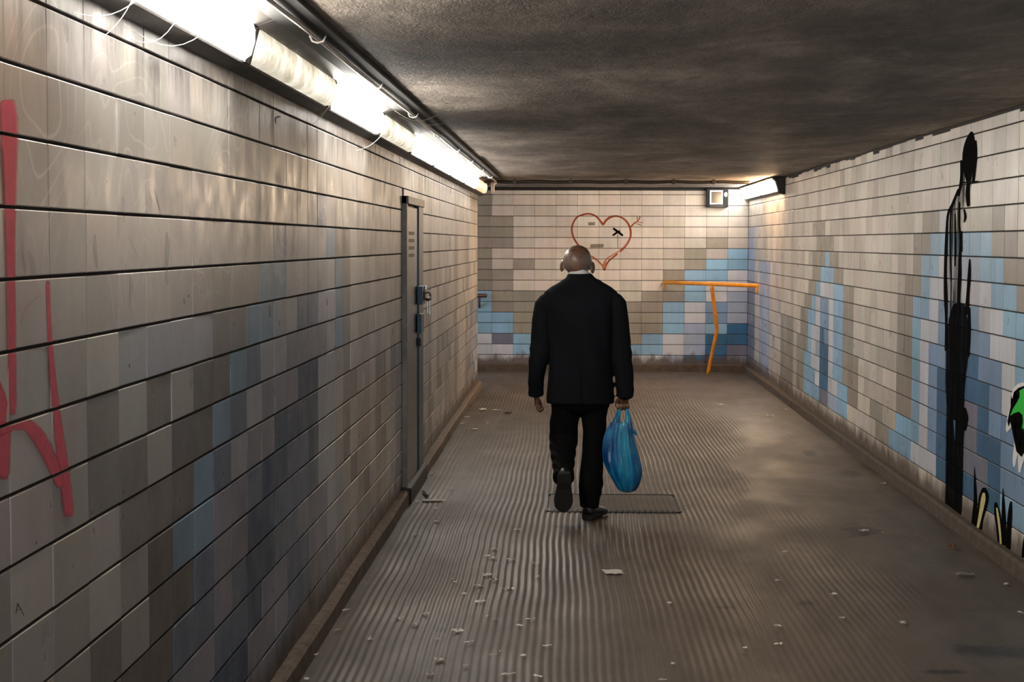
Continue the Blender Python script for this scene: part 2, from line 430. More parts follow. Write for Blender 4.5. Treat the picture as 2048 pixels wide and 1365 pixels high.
# left wall: rows from the top, columns -1..17 as read from the photograph
LR = {1: 'CCCCCCCCCCCCCCCCCCC', 2: 'CCCCCCCCCCCCCCCCCCC', 3: 'CCCCCCCCCCCCCCCBCCC', 4: 'CCCCCCCCCCCBPPPPBGG', 5: 'CCCCCCccccBBPPPPPBG', 6: 'CcCPPPPGGBBPPMMPPBG',
      7: 'CCGcGcggBMPPLLLLPBG', 8: 'CCGGcggBMPLLLDDPPcG', 9: 'CCCGGgBMPLLDDDDPPCG', 10: 'CcCcgBBLLMDDMMDPPcG', 11: 'CcGcggMLLDDMMMMPPcG', 12: 'CcGggMMLMDDMMLLLPPc',
      13: 'cGgMMLLMMDLLMMLLPPc', 14: 'GgMMLLMDDLLLMMGLLPc', 15: 'GgMLLMMDLLLMMGGLLcc'}
DOOR_Y0, DOOR_Y1, DOOR_Z = 12.19, 13.52, 2.115
rnd = random.Random(11); tl = []
colpick = {c: rnd.choice('CCccG') for c in range(-60, 80)}
for r in range(0, 16):
    for c in range(-9, 61):
        y0 = YL0+TW*c; y1 = min(y0+TW, YE-.004)
        if y1-y0 < .05: continue
        zt = Z0-TH*r; zb = zt-TH
        zt = min(zt, ZC-.01)
        if y1 > DOOR_Y0 and y0 < DOOR_Y1 and zb < DOOR_Z:     # cut round the door
            if y0 < DOOR_Y0-.05: y1 = DOOR_Y0
            elif y1 > DOOR_Y1+.05: y0 = DOOR_Y1
            elif zt > DOOR_Z+.03: zb = DOOR_Z
            else: continue
        if r in LR and -1 <= c <= 17: ch = LR[r][c+1]
        elif c < -1: ch = 'C' if r < 9 else rnd.choice('CcG')
        elif r <= 3: ch = 'C' if colpick[c] in 'Cc' else 'c'
        else:
            u = r-4+2*math.sin(c*.55)
            if c > 52 and r > 8: ch = rnd.choice('LLPM')
            elif u > 6 and 24 < c < 34: ch = rnd.choice('LPLM')
            else: ch = colpick[c] if rnd.random() < .75 else rnd.choice('CcG')
        rank = abs(c-7.5)+.001*r
        tl.append((Vector((XL, (y0+y1)/2, (zt+zb)/2)), y1-y0, zt-zb, vary(ch, PAL_L, rnd), rank))
clad(wall_left, tl, math.pi/2, 'tile_left', 'tile_left_far', 300)

RR = {4: [(7, 8, 'G'), (6, 6, 'P'), (1, 1, 'G'), (2, 4, 'c'), (25, 27, 'G')],
      5: [(8, 9, 'G'), (5, 7, 'B'), (2, 4, 'B'), (0, 1, 'G'), (23, 26, 'G')],
      6: [(10, 11, 'c'), (9, 9, 'G'), (7, 8, 'B'), (5, 6, 'P'), (3, 4, 'L'), (1, 2, 'B'), (-1, 0, 'G'), (24, 24, 'B'), (22, 23, 'G'), (25, 27, 'G')],
      7: [(11, 11, 'c'), (9, 10, 'G'), (8, 8, 'B'), (2, 7, 'P'), (0, 1, 'B'), (-1, -1, 'G'), (23, 25, 'B'), (21, 22, 'G'), (26, 27, 'G')],
      8: [(10, 11, 'G'), (8, 9, 'B'), (7, 7, 'P'), (3, 6, 'M'), (1, 2, 'P'), (-1, 0, 'B'), (26, 26, 'B'), (23, 25, 'P'), (21, 22, 'B'), (19, 20, 'G'), (27, 28, 'G')],
      9: [(10, 11, 'G'), (9, 9, 'B'), (7, 8, 'P'), (2, 6, 'M'), (0, 1, 'P'), (-2, -1, 'B'), (27, 27, 'B'), (26, 26, 'P'), (24, 25, 'M'), (23, 23, 'P'), (21, 22, 'B'), (19, 20, 'G'), (28, 29, 'G')],
      10: [(10, 11, 'G'), (9, 9, 'B'), (8, 8, 'P'), (4, 7, 'M'), (3, 3, 'D'), (1, 2, 'M'), (0, 0, 'P'), (-2, -1, 'B'), (27, 28, 'B'), (26, 26, 'P'), (24, 25, 'M'), (23, 23, 'P'), (21, 22, 'B'), (19, 20, 'G'), (29, 30, 'G')],
      11: [(10, 11, 'G'), (9, 9, 'B'), (8, 8, 'P'), (7, 7, 'M'), (2, 6, 'D'), (1, 1, 'M'), (0, 0, 'P'), (-2, -1, 'B'), (28, 28, 'B'), (26, 27, 'P'), (25, 25, 'D'), (24, 24, 'M'), (23, 23, 'P'), (21, 22, 'B'), (19, 20, 'G'), (29, 30, 'G')],
      12: [(10, 11, 'G'), (9, 9, 'B'), (8, 8, 'P'), (7, 7, 'M'), (5, 6, 'D'), (3, 4, 'S'), (2, 2, 'D'), (0, 1, 'M'), (-2, -1, 'B'), (28, 28, 'B'), (27, 27, 'P'), (26, 26, 'L'), (24, 25, 'D'), (23, 23, 'P'), (21, 22, 'B'), (18, 20, 'G'), (29, 31, 'G')],
      13: [(10, 11, 'G'), (9, 9, 'B'), (8, 8, 'P'), (7, 7, 'M'), (5, 6, 'D'), (3, 4, 'S'), (1, 2, 'D'), (-1, 0, 'M'), (28, 29, 'B'), (26, 27, 'P'), (24, 25, 'D'), (23, 23, 'P'), (21, 22, 'B'), (18, 20, 'G'), (12, 13, 'c'), (30, 31, 'G')],
      14: [(9, 11, 'B'), (8, 8, 'P'), (7, 7, 'M'), (5, 6, 'D'), (2, 4, 'S'), (1, 1, 'D'), (-1, 0, 'M'), (27, 29, 'B'), (26, 26, 'P'), (24, 25, 'D'), (22, 23, 'P'), (20, 21, 'B'), (18, 19, 'G'), (12, 13, 'c'), (14, 15, 'G'), (30, 31, 'G')],
      15: [(10, 12, 'B'), (9, 9, 'P'), (7, 8, 'P'), (5, 6, 'D'), (3, 4, 'D'), (2, 2, 'S'), (1, 1, 'D'), (-1, 0, 'B'), (26, 29, 'B'), (24, 25, 'S'), (22, 23, 'L'), (20, 21, 'B'), (13, 14, 'G'), (30, 31, 'G')]}
tr = []; colR = {c: rnd.choice('CCCCCc') for c in range(-40, 80)}
for r in range(-1, 16):
    for c in range(-13, 51):
        y0 = YR0+TW*c; y1 = min(y0+TW, YB-.002)
        if y1-y0 < .04: continue
        zt = Z0-TH*r; zb = zt-TH
        if r == -1: zb = Z0; zt = ZC-.006-rnd.choice([0, .004, .01, .02, .028])
        ch = None
        for a, b, k in RR.get(r+1, []):
            if a <= c <= b: ch = k
        if ch is None:
            if c > 46 and r > 2: ch = 'S' if r > 7 else 'L'
            elif 40 < c < 45 and r > 5: ch = 'L'
            elif c < -2 and r > 5: ch = rnd.choice('BPMC')
            else: ch = colR[c] if rnd.random() < .8 else 'c'
            if ch in 'Cc' and 32 < c < 37 and r > 9: ch = 'G'
        tr.append((Vector((XR, (y0+y1)/2, (zt+zb)/2)), y1-y0, zt-zb, vary(ch, PAL, rnd), abs(c-7)+.001*r))
clad(wall_right, tr, -math.pi/2, 'tile', 'tile_far', 300)

# end wall: columns -5..12 by rows; read column by column, top to bottom (16 full rows)
BC = {0: 'GGGGGGGGGBBBBPPP', 1: 'CCGGGcCGGGGBBSPP', 2: 'CCCCCCGCCGGGGBBP', 3: 'CCCCCCCCCGGGGGBB', 4: 'CCCCCCCCCCGGGGGP', 5: 'CCCCCCCCCCGGGGBP', 6: 'CCCCCCCCCCGGGGBP',
      7: 'CCCCCCCCCCGGGGBP', 8: 'CCCCCCCCCGGGGBBP', 9: 'CCCCCccGGGBBBPPL', 10: 'CCCCcGGBBBPPLLLD', 11: 'CCCcGcBBPPMMBDDD', 12: 'CCCCcBBPPLLLDDSS'}
BOX_X0, BOX_X1, BOX_Z0 = 1.865, 2.165, 2.305
tb = []
for c in range(-5, 13):
    col = BC.get(c-0, 'GGGGGGGGBBBBPPPP')
    for r in range(-1, 16):
        x0 = XB0+TW*(c-1); x1 = min(x0+TW, XR-.002)
        zt = Z0-TH*r; zb = zt-TH
        if r == -1: zb = Z0; zt = ZC-.012
        if x1-x0 < .03: continue
        ch = col[max(0, r)]
        tb.append((Vector(((x0+x1)/2, YB, (zt+zb)/2)), x1-x0, zt-zb, vary(ch, PAL, rnd), -c))
clad(wall_back, tb, 0.0, 'tile', 'tile_far', 400)

# ------------------------------------------------------------------ lamps
def lens_material(name, power, tint, dirt):
    m = NT(name)
    tc = m.node('ShaderNodeTexCoord').outputs['Object']
    sx = m.node('ShaderNodeSeparateXYZ', i={0: tc}).outputs
    n = m.noise(7, 5, .65); f = m.noise(34, 4, .6)
    c = m.mix(m.ramp(n, [(.38, 0.), (.68, 1.0)]), tint, tuple(a*b for a, b in zip(tint[:3], (.86, .80, .66)))+(1,))
    tubeglow = m.ramp(m.math('ABSOLUTE', m.math('ADD', sx[2], .088)), [(0., 1.0), (.06, .55)])
    k = m.math('MULTIPLY', m.math('MULTIPLY', tubeglow, m.ramp(m.math('ADD', n, m.math('MULTIPLY', f, .3)), [(.45, 1.0), (.85, 1.0-dirt)])), power)
    m.set(base=lin(90, 84, 74), rough=.45, emit=c, power=k, spec=.3)
    return m.m
LAMP_END = {}
def corner_lamp(y0, y1, side, power, tint, dirt, label, group):
    """tube lamp fitting wedged in the corner of wall and ceiling; lens is a shallow prismatic bowl"""
    s = side                                    # -1 left wall, +1 right wall
    xw = XL if s < 0 else XR
    t = thing('tube_lamp', (xw, (y0+y1)/2, ZC), label, 'lamp', group)
    def pt(u, d, y):                             # u out from the wall, d below the ceiling
        return Vector((-s*u, y-(y0+y1)/2, -d))
    def extrude(name, prof, ya, yb, mat, end_inset=0., parent=t, bevel=0.):
        bm = bmesh.new(); r0 = [bm.verts.new(pt(u, d, ya)) for u, d in prof]; r1 = [bm.verts.new(pt(u, d, yb)) for u, d in prof]
        n = len(prof)
        for k in range(n): bm.faces.new((r0[k], r0[(k+1) % n], r1[(k+1) % n], r1[k]))
        bm.faces.new(r0[::-1]); bm.faces.new(r1)
        if bevel: bmesh.ops.bevel(bm, geom=list(bm.edges), offset=bevel, segments=2, affect='EDGES', profile=.5)
        return obj(name, bm, mat, parent)
    extrude('housing', [(.001, .002), (.001, .182), (.052, .160), (.056, .153), (.048, .150), (.082, .030), (.092, .030), (.150, .010), (.150, .002)], y0, y1, 'metal_grey')
    for ya, yb in ((y0+.001, y0+.044), (y1-.044, y1-.001)):
        extrude('end_clip', [(.045, .158), (.062, .156), (.094, .034), (.082, .030)], ya, yb, 'lamp_gap')
    mat = lens_material('lamp_lens', power, tint, dirt)
    bm = bmesh.new(); prof = [(.049, .150), (.072, .150), (.090, .138), (.102, .095), (.104, .055), (.097, .036), (.083, .031)]
    base = [(.049+(.083-.049)*k/6, .150-(.150-.031)*k/6) for k in range(7)]
    ys = [(y0+.050, .0), (y0+.058, .75), (y0+.085, 1.), (y1-.085, 1.), (y1-.058, .75), (y1-.050, 0.)]
    rings = [[bm.verts.new(pt(b0+(u-b0)*k, b1+(d-b1)*k, y)) for (u, d), (b0, b1) in zip(prof, base)] for y, k in ys]
    for a, b in zip(rings, rings[1:]):
        for k in range(len(prof)-1): bm.faces.new((a[k], a[k+1], b[k+1], b[k]))
    lens = obj('lens', bm, mat, t, smooth=True)
    # tube glow runs along the lens: keep the object z axis across it
    return t, pt, extrude
white, warm, cream = (1.0, .98, .955, 1), (1.0, .68, .40, 1), (1.0, .92, .76, 1)
edges_l = [1.98+2.045*i for i in range(11)]
names = ['tube lamp overhead at the near end of the left lamp row', 'glaring white tube lamp at the top left, nearest in the lamp row', 'dim yellowed tube lamp, second in the left lamp row',
         'bright white tube lamp, third in the left lamp row', 'dim cream tube lamp, fourth in the left lamp row', 'tube lamp fifth in the left row, above the steel door',
         'tube lamp sixth in the left lamp row past the door', 'tube lamp seventh in the left lamp row', 'tube lamp eighth in the left lamp row, next to last', 'warm yellow tube lamp at the far end of the left lamp row']
for i in range(10):
    dim = i in (2, 4)
    t, pt, ex = corner_lamp(edges_l[i], edges_l[i+1]-.012, -1, LAMP_LEFT[i], cream if dim else (warm if i in (0, 9) else white), .55 if dim else .25, names[i], 'tube lamps along the left wall')
    if i == 9: ex('end_cap', [(.001, .002), (.001, .184), (.06, .162), (.10, .05), (.15, .012), (.15, .002)], edges_l[10]-.012, edges_l[10]+.02, 'pipe')
for i in range(2):
    a, b = 20.86+2.05*i, 20.86+2.05*(i+1)-.012
    t, pt, ex = corner_lamp(a, b, 1, LAMP_RIGHT[i], warm if i == 0 else white, .2,
                            ['nearer of the two tube lamps on the right wall, beside the dark end box', 'farther tube lamp on the right wall, against the end wall'][i], 'tube lamps on the right wall')
    if i == 0: ex('end_box', [(.001, .003), (.001, .20), (.07, .185), (.105, .05), (.14, .02), (.14, .003)], a-.14, a, 'metal_black', bevel=.004)

# added black strip for the lamp row's sooty ceiling shadow; clipped cable under it
shadow_strip = obj('ceiling_shadow_strip', bx(-1.012, -.852, 1.0, 22.2, ZC-.016, ZC-.0005, bevel=.003), 'metal_black')
tag(shadow_strip, 'sooty black strip for the shadow on the ceiling beside the left lamp row', 'shadow strip')
cb = thing('ceiling_cable', (-.93, 12, ZC-.03), 'pale cable clipped under the black shadow strip on the ceiling', 'cable')
inv = Vector((.93, -12, -ZC+.03))
pts = []
yy = 1.2
while yy < 22.3:
    pts.append(Vector((-.925+.002*math.sin(yy*2.1), yy, ZC-.026-.003*abs(math.sin(yy*1.54)))) + inv); yy += .22
obj('cable', tube(bmesh.new(), pts, .0085, 8), 'cable', cb, smooth=True)
for k in range(11):
    y = 2.6+2.04*k*.95
    bm = bmesh.new(); tube(bm, [Vector((-.955, y, ZC-.014))+inv, Vector((-.945, y, ZC-.036))+inv, Vector((-.925, y, ZC-.042))+inv, Vector((-.905, y, ZC-.036))+inv, Vector((-.895, y, ZC-.014))+inv], .004, 6)
    obj('cable_clip', bm, 'cable', cb)
# pipe crossing the ceiling before the end wall
pp = thing('ceiling_pipe', (.6, 21.6, ZC-.03), 'dark pipe crossing the ceiling in front of the end wall', 'pipe')
obj('pipe', tube(bmesh.new(), [(-1.75+.08*k, 0, .004*math.sin(k*.9)) for k in range(42)], .02, 10), 'pipe', pp, smooth=True)
for x in (-1.3, -.62, .05, .62, 1.1): obj('pipe_clip', bx(x-.02, x+.02, -.028, .028, -.026, .032, bevel=.003), 'pipe', pp)
obj('elbow', tube(bmesh.new(), [(-1.53, .0, -.01), (-1.56, -.03, -.02), (-1.56, -.08, -.06), (-1.56, -.08, -.14)], .022, 10), 'cable', pp, smooth=True)
# dark gap between ceiling and end wall tiles, put in as a black strip
tr1 = obj('dark_gap_strip', bx(-5, XR-.32, YB-.03, YB-.001, ZC-.035, ZC, bevel=.004), 'metal_black'); struct(tr1, 'black strip for the dark gap between the ceiling and the end wall tiles')

# ------------------------------------------------------------------ steel door on the left wall
dr = thing('steel_door', (XL, (DOOR_Y0+DOOR_Y1)/2, 0), 'narrow grey steel utility door with teal edge and hanging keys in the left wall', 'door')
dr['kind'] = 'thing'
ym = (DOOR_Y0+DOOR_Y1)/2
def dpart(name, x0, x1, y0, y1, z0, z1, mat, parent=dr, bevel=.003):
    return obj(name, bx(x0, x1, y0-ym, y1-ym, z0, z1, bevel=bevel), mat, parent)
dpart('near_jamb', -.004, .034, DOOR_Y0, DOOR_Y0+.07, .09, DOOR_Z, 'frame')
dpart('lintel', -.004, .046, DOOR_Y0, DOOR_Y1, DOOR_Z-.055, DOOR_Z+.0, 'frame')
dpart('backing', -.006, .004, DOOR_Y0, DOOR_Y1, .09, DOOR_Z, 'black')
lf = dpart('door_leaf', .004, .026, DOOR_Y0+.11, DOOR_Y0+.90, .10, DOOR_Z-.07, 'door')
for k in range(4):
    z = 1.86-.052*k
    dpart('louvre_slot', .024, .0275, DOOR_Y0+.24, DOOR_Y0+.66, z-.012, z+.012, 'black', lf, .001)
dpart('teal_jamb', -.004, .036, DOOR_Y0+.95, DOOR_Y1, .09, DOOR_Z-.055, 'teal')
lk = dpart('lock_box', .036, .074, DOOR_Y0+.80, DOOR_Y0+1.05, 1.34, 1.475, 'teal')
dpart('lock_cylinder', .074, .084, DOOR_Y0+.88, DOOR_Y0+.98, 1.37, 1.44, 'black', lk, .006)
bm = bmesh.new(); ctr = Vector((.096, DOOR_Y0+1.0-ym, 1.395))
tube(bm, [ctr+Vector((.022*math.cos(a), .02*math.sin(a), .030*math.sin(a))) for a in [k*2*math.pi/16 for k in range(17)]], .006, 8)
kr = obj('key_ring', bm, 'black', dr, smooth=True)
for k in range(2):
    bm = bx(.094+.016*k, .100+.016*k, DOOR_Y0+.985-ym, DOOR_Y0+1.005-ym, 1.27-.01*k, 1.375); tube(bm, [(.097+.016*k, DOOR_Y0+.98-ym, 1.378), (.097+.016*k, DOOR_Y0+1.01-ym, 1.378)], .014, 10)
    obj('key', bm, 'chrome', kr)
bm = bx(.078, .098, DOOR_Y0+.95-ym, DOOR_Y0+1.0-ym, 1.445, 1.475, bevel=.004); obj('key_bow', bm, 'chrome', kr)
dpart('hinge_box', .036, .068, DOOR_Y0+.78, DOOR_Y0+1.03, 1.13, 1.27, 'teal')
dpart('hasp', .036, .055, DOOR_Y0+.86, DOOR_Y0+1.0, 1.03, 1.09, 'black')
dpart('threshold', -.004, .066, DOOR_Y0-.03, DOOR_Y1+.02, -.02, .105, 'black', bevel=.01)

# ------------------------------------------------------------------ orange guard rail in the far corner
rail_l = Vector((1.285, YB-.055, 1.245)); rail_r = on_x(1514, 565, XR-.02); rail_r.z = 1.235
base_p = on_z(1416, 746)
base_p.y = min(base_p.y, YB-.12)
gr = thing('guard_rail', (base_p.x, base_p.y, 0), 'orange steel guard rail on a bent post across the far right corner', 'railing')
inv = -Vector((base_p.x, base_p.y, 0))
obj('rail', tube(bmesh.new(), [p+inv for p in (rail_l, rail_l.lerp(rail_r, .3), rail_l.lerp(rail_r, .6), rail_r)], .027, 14), 'orange_rail', gr, smooth=True)
top = rail_l.lerp(rail_r, .535); 
knee = on_y(1434, 660, (top.y+base_p.y)/2)
tp_ = top+Vector((-.01, 0, -.02)); bs_ = base_p+Vector((0, 0, -.01))
post = [tp_, tp_.lerp(knee, .5), tp_.lerp(knee, .9), knee.lerp(bs_, .08), knee.lerp(bs_, .5), bs_]
sp = smooth_path(post, 4)
obj('post', tube(bmesh.new(), [Vector(p)+inv for p in sp], [.026]*len(sp), 12), 'orange_rail', gr, smooth=True)
for q, d in ((rail_l, Vector((0, 1, 0))), (rail_r, Vector((1, 0, 0)))):
    bm = bmesh.new(); tube(bm, [q+inv, q+inv+d*.05], .02, 10); tube(bm, [q+inv+Vector((0, -.004, .0)), q+inv+Vector((0, -.004, -.10))], .013, 8)
    obj('bracket', bm, 'orange_rail', gr, smooth=True)
hr = thing('hand_rail', (-1.9, YB, 0), 'dark brown handrail end on the end wall at the left opening', 'railing')
obj('rail', tube(bmesh.new(), [(-2.4, -.06, 1.05), (0, -.06, 1.05), (.70, -.06, 1.05)], .028, 10), 'brown_rail', hr, smooth=True)
for x in (-1.6, -.4, .6): obj('bracket', tube(bmesh.new(), [(x, -.06, 1.03), (x, -.05, .94), (x, .0, .88)], .016, 8), 'brown_rail', hr)

# square fitting high on the end wall
sb = thing('wall_box', (2.015, YB, 2.43), 'dark box with a white square frame high on the end wall', 'box')
obj('casing', bx(-.15, .15, -.11, .0, -.135, .125, bevel=.006), 'metal_black', sb)
wf = bmesh.new()
for a in ((-.105, .075, .078, .098), (-.105, .075, -.098, -.078), (-.105, -.085, -.078, .078), (.055, .075, -.078, .078)): box(wf, a[0], a[1], -.122, -.108, a[2], a[3])
obj('window_frame', wf, 'white_plastic', sb); obj('pane', bx(-.084, .054, -.114, -.109, -.077, .077), 'dark_glass', sb)
obj('side_blob', ellipsoid(bmesh.new(), (.112, -.115, .04), (.026, .018, .035), su=14, sv=10), 'white_plastic', sb, smooth=True)  # small white blob on the front of the casing
obj('lower_strip', bx(-.10, .09, -.118, -.108, -.130, -.112), 'metal_grey', sb)

# access cover in the floor by the man's feet
p0, p1 = on_z(1085, 1023), on_z(1356, 990)
cv = thing('floor_cover', ((p0.x+p1.x)/2, (p0.y+p1.y)/2, 0), 'flush ribbed access cover in the floor at the man\'s feet', 'floor cover')
hw, hd = (on_z(1356, 1010).x-on_z(1090, 1010).x)/2, (p1.y-p0.y)/2
fr_ = bmesh.new()
def rrect(hw, hd, r, n=6):
    out = []
    for cx, cy, a0 in ((hw-r, hd-r, 0), (-hw+r, hd-r, 90), (-hw+r, -hd+r, 180), (hw-r, -hd+r, 270)):
        for k in range(n+1):
            a = math.radians(a0+90*k/n); out.append((cx+r*math.cos(a), cy+r*math.sin(a)))
    return out
o1, o2 = rrect(hw, hd, .06), rrect(hw-.009, hd-.009, .055)
a = [fr_.verts.new((x, y, .001)) for x, y in o1]; b = [fr_.verts.new((x, y, .002)) for x, y in o2]; c_ = [fr_.verts.new((x, y, -.015)) for x, y in o1]; d_ = [fr_.verts.new((x, y, -.015)) for x, y in o2]
for k in range(len(a)):
    j = (k+1) % len(a); fr_.faces.new((a[k], a[j], b[j], b[k])); fr_.faces.new((a[k], a[j], c_[j], c_[k])); fr_.faces.new((b[k], b[j], d_[j], d_[k]))
obj('cover_frame', fr_, 'metal_grey', cv)
bm = bmesh.new(); vs_ = [bm.verts.new((x, y, -.001)) for x, y in rrect(hw-.024, hd-.024, .045)]; bm.faces.new(vs_)
x = -hw+.06
while x < hw-.05: box(bm, x-.007, x+.007, -hd+.05, hd-.05, -.004, .003, bevel=0); x += .038
obj('cover_plate', bm, 'floor', cv)

# ------------------------------------------------------------------ paint on the walls
MAT['red'] = paint('red_spray', (1.0, .15, .22, 1), .5, hazy=True)
MAT['heart'] = paint('rust_red_marker', lin(150, 66, 36), .5)
MAT['heart_pale'] = paint('pale_rust_marker', lin(214, 130, 92), .5, opacity=.75)
MAT['ink'] = paint('black_ink', lin(10, 9, 10), .9, gaps=False)
MAT['inkwash'] = paint('black_ink_wash', lin(10, 9, 10), .9, opacity=1.0, streaky=.80, gaps=False)
MAT['thinwash'] = paint('thin_black_wash', lin(24, 20, 18), .9, opacity=.75, hazy=True, streaky=.1)
MAT['ink_solid'] = paint('black_outline_paint', lin(8, 8, 8), .9, gaps=False)
MAT['green'] = paint('green_paint', lin(30, 205, 62), .4, gaps=False)
MAT['white_paint'] = paint('white_outline_paint', lin(240, 238, 236), .45, gaps=False)
MAT['yellow_paint'] = paint('pale_yellow_paint', lin(222, 208, 140), .5, gaps=False)
MAT['tape'] = paint('grey_tape_residue', lin(120, 104, 88), .7, opacity=.55)
MAT['scuff'] = paint('dark_scuff', lin(40, 34, 30), .6, opacity=.8)
MAT['pale_scuff'] = paint('pale_scrape', lin(235, 230, 224), .6, opacity=.75)
def ribbons(name, strokes, place, mat, parent=None, off=0.0):
    """strokes of (px, py, width px) laid on a wall plane; 'edge' runs from 0 at the rim to 1 in the middle"""
    V, F_, E_ = [], [], []
    for s in strokes:
        s = smooth_path(s, 5) if len(s) > 2 else [np.array(q, float) for q in s]
        n = len(s); base = len(V)
        for i in range(n):
            d = s[min(i+1, n-1)][:2]-s[max(i-1, 0)][:2]; l = math.hypot(*d) or 1; nx, ny = -d[1]/l, d[0]/l; w = s[i][2]/2
            endk = 1.0 if 0 < i < n-1 else .35
            for k, e in ((-1, 0.), (-.55, 1.), (.55, 1.), (1, 0.)):
                V.append(place(s[i][0]+nx*w*k, s[i][1]+ny*w*k, off)); E_.append(e*endk)
        for i in range(n-1):
            for k in range(3):
                q = base+i*4+k; F_.append((q, q+1, q+5, q+4))
    me = bpy.data.meshes.new(name); me.from_pydata([tuple(v) for v in V], [], F_)
    at = me.attributes.new('edge', 'FLOAT', 'POINT'); at.data.foreach_set('value', E_)
    return link(name, me, mat, parent)
def ribbons_each(name, strokes, place, mat, parent=None, off=0.0):
    for k, s_ in enumerate(strokes): ribbons(name, [s_], place, mat, parent, off+k*.00003)
def patch(name, polys, place, mat, parent=None, off=0.0):
    bm = bmesh.new()
    for pl in polys:
        f = bm.faces.new([bm.verts.new(place(x, y, off)) for x, y in pl])
    bmesh.ops.triangulate(bm, faces=bm.faces)
    me = bpy.data.meshes.new(name); bm.to_mesh(me); bm.free()
    at = me.attributes.new('edge', 'FLOAT', 'POINT'); at.data.foreach_set('value', [1.0]*len(me.vertices))
    return link(name, me, mat, parent)
on_left = lambda x, y, o=0: on_x(x, y, XL+.0018+o)
on_right = lambda x, y, o=0: on_x(x, y, XR-.0018-o)
on_back = lambda x, y, o=0: on_y(x, y, YB-.0018-o)
def sc_(pts, k, ox, oy): return [tuple([p[0]/k+ox, p[1]/k+oy] + ([p[2]/k] if len(p) > 2 else [])) for p in pts]

# red sprayed letter on the near left wall
q = lambda p: sc_(p, 1.5507, 0, 180)
rg = thing('spray_graffiti', on_left(40, 700), 'bright red sprayed letter strokes on the near left wall tiles', 'graffiti')
ribbons_each('stroke', [q(s) for s in (
    [(22, 30, 50), (27, 90, 66), (30, 170, 62), (32, 300, 48), (33, 500, 36), (37, 800, 32), (38, 1010, 34)],
    [(148, 592, 14), (153, 720, 16), (163, 880, 22), (180, 1040, 32), (198, 1180, 42), (216, 1325, 36)],
    [(38, 1045, 30), (85, 1040, 44), (125, 1085, 54), (165, 1165, 44), (190, 1230, 30)],
    [(-12, 900, 24), (6, 960, 34), (14, 1060, 46), (10, 1210, 44)],
    [(-60, 1120, 40), (-30, 1075, 44), (10, 1050, 44), (40, 1045, 34)])], (lambda x, y, k=0, o=Vector(rg.location): on_left(x, y, k)-o), 'red', rg)
# heart on the end wall
q = lambda p: sc_(p, 9.1, 1120, 410)
ht = thing('heart_graffiti', on_back(1205, 480), 'rust-red heart with an arrow drawn on the end wall above the man', 'graffiti')
rel = lambda pl, o: (lambda x, y, k=0: pl(x, y, k)-o)
hb = rel(on_back, Vector(ht.location))
hl = [(785, 365, 40), (690, 240, 36), (600, 180, 34), (500, 163, 34), (400, 185, 34), (310, 225, 34), (245, 320, 34), (215, 430, 34), (225, 530, 34), (260, 620, 34), (310, 700, 32), (400, 800, 30), (545, 915, 32), (620, 970, 34), (700, 1030, 32), (770, 1110, 30), (812, 1195, 36)]
hr2 = [(785, 365, 40), (840, 280, 42), (920, 225, 46), (1010, 205, 36), (1100, 222, 34), (1190, 280, 34), (1255, 370, 38), (1285, 470, 40), (1280, 590, 36), (1230, 700, 32), (1150, 800, 32), (1060, 880, 34), (960, 960, 32), (890, 1020, 34), (845, 1090, 30), (812, 1195, 34)]
ribbons_each('heart_outline', [q(hl), q(hr2)], hb, 'heart', ht)
ribbons_each('heart_retrace', [q([(1270, 600, 22), (1205, 715, 22), (1130, 795, 22), (1030, 870, 24), (930, 930, 26), (850, 985, 28), (795, 1080, 30), (800, 1150, 30)]), q([(560, 920, 20), (640, 975, 22), (720, 1060, 22), (790, 1130, 30)]),
                          q([(820, 1020, 50), (815, 1100, 48), (810, 1160, 20)])], hb, 'heart_pale', ht, .0006)
ribbons_each('arrow_fletching', [q(s) for s in ([(1290, 405, 30), (1340, 345, 28), (1415, 300, 24)], [(1410, 300, 18), (1405, 205, 18)], [(1415, 298, 18), (1450, 240, 24), (1455, 205, 18)], [(1420, 310, 16), (1505, 330, 16)], [(1390, 340, 16), (1485, 375, 18)])], hb, 'heart', ht)
bxm = thing('cross_mark', on_back(1236, 465), 'small black painted cross inside the heart', 'graffiti')
xb = rel(on_back, Vector(bxm.location))
ribbons_each('cross_stroke', [q([(965, 425, 38), (1060, 495, 46), (1148, 562, 38)]), q([(960, 558, 36), (1030, 510, 38), (1090, 470, 30)])], xb, 'ink', bxm, .0008)
ribbons('drip', [q([(1048, 540, 14), (1050, 700, 12), (1050, 980, 8)])], xb, 'scuff', bxm)
tag(patch('tape_residue', [q([(515, 315), (640, 315), (636, 372), (515, 376)])], on_back, 'tape'), 'upper faded grey tape mark inside the heart drawing', 'tape mark')
tag(patch('tape_residue', [q([(560, 715), (798, 712), (790, 776), (545, 782)])], on_back, 'tape'), 'lower faded grey tape mark inside the heart, above the man', 'tape mark')
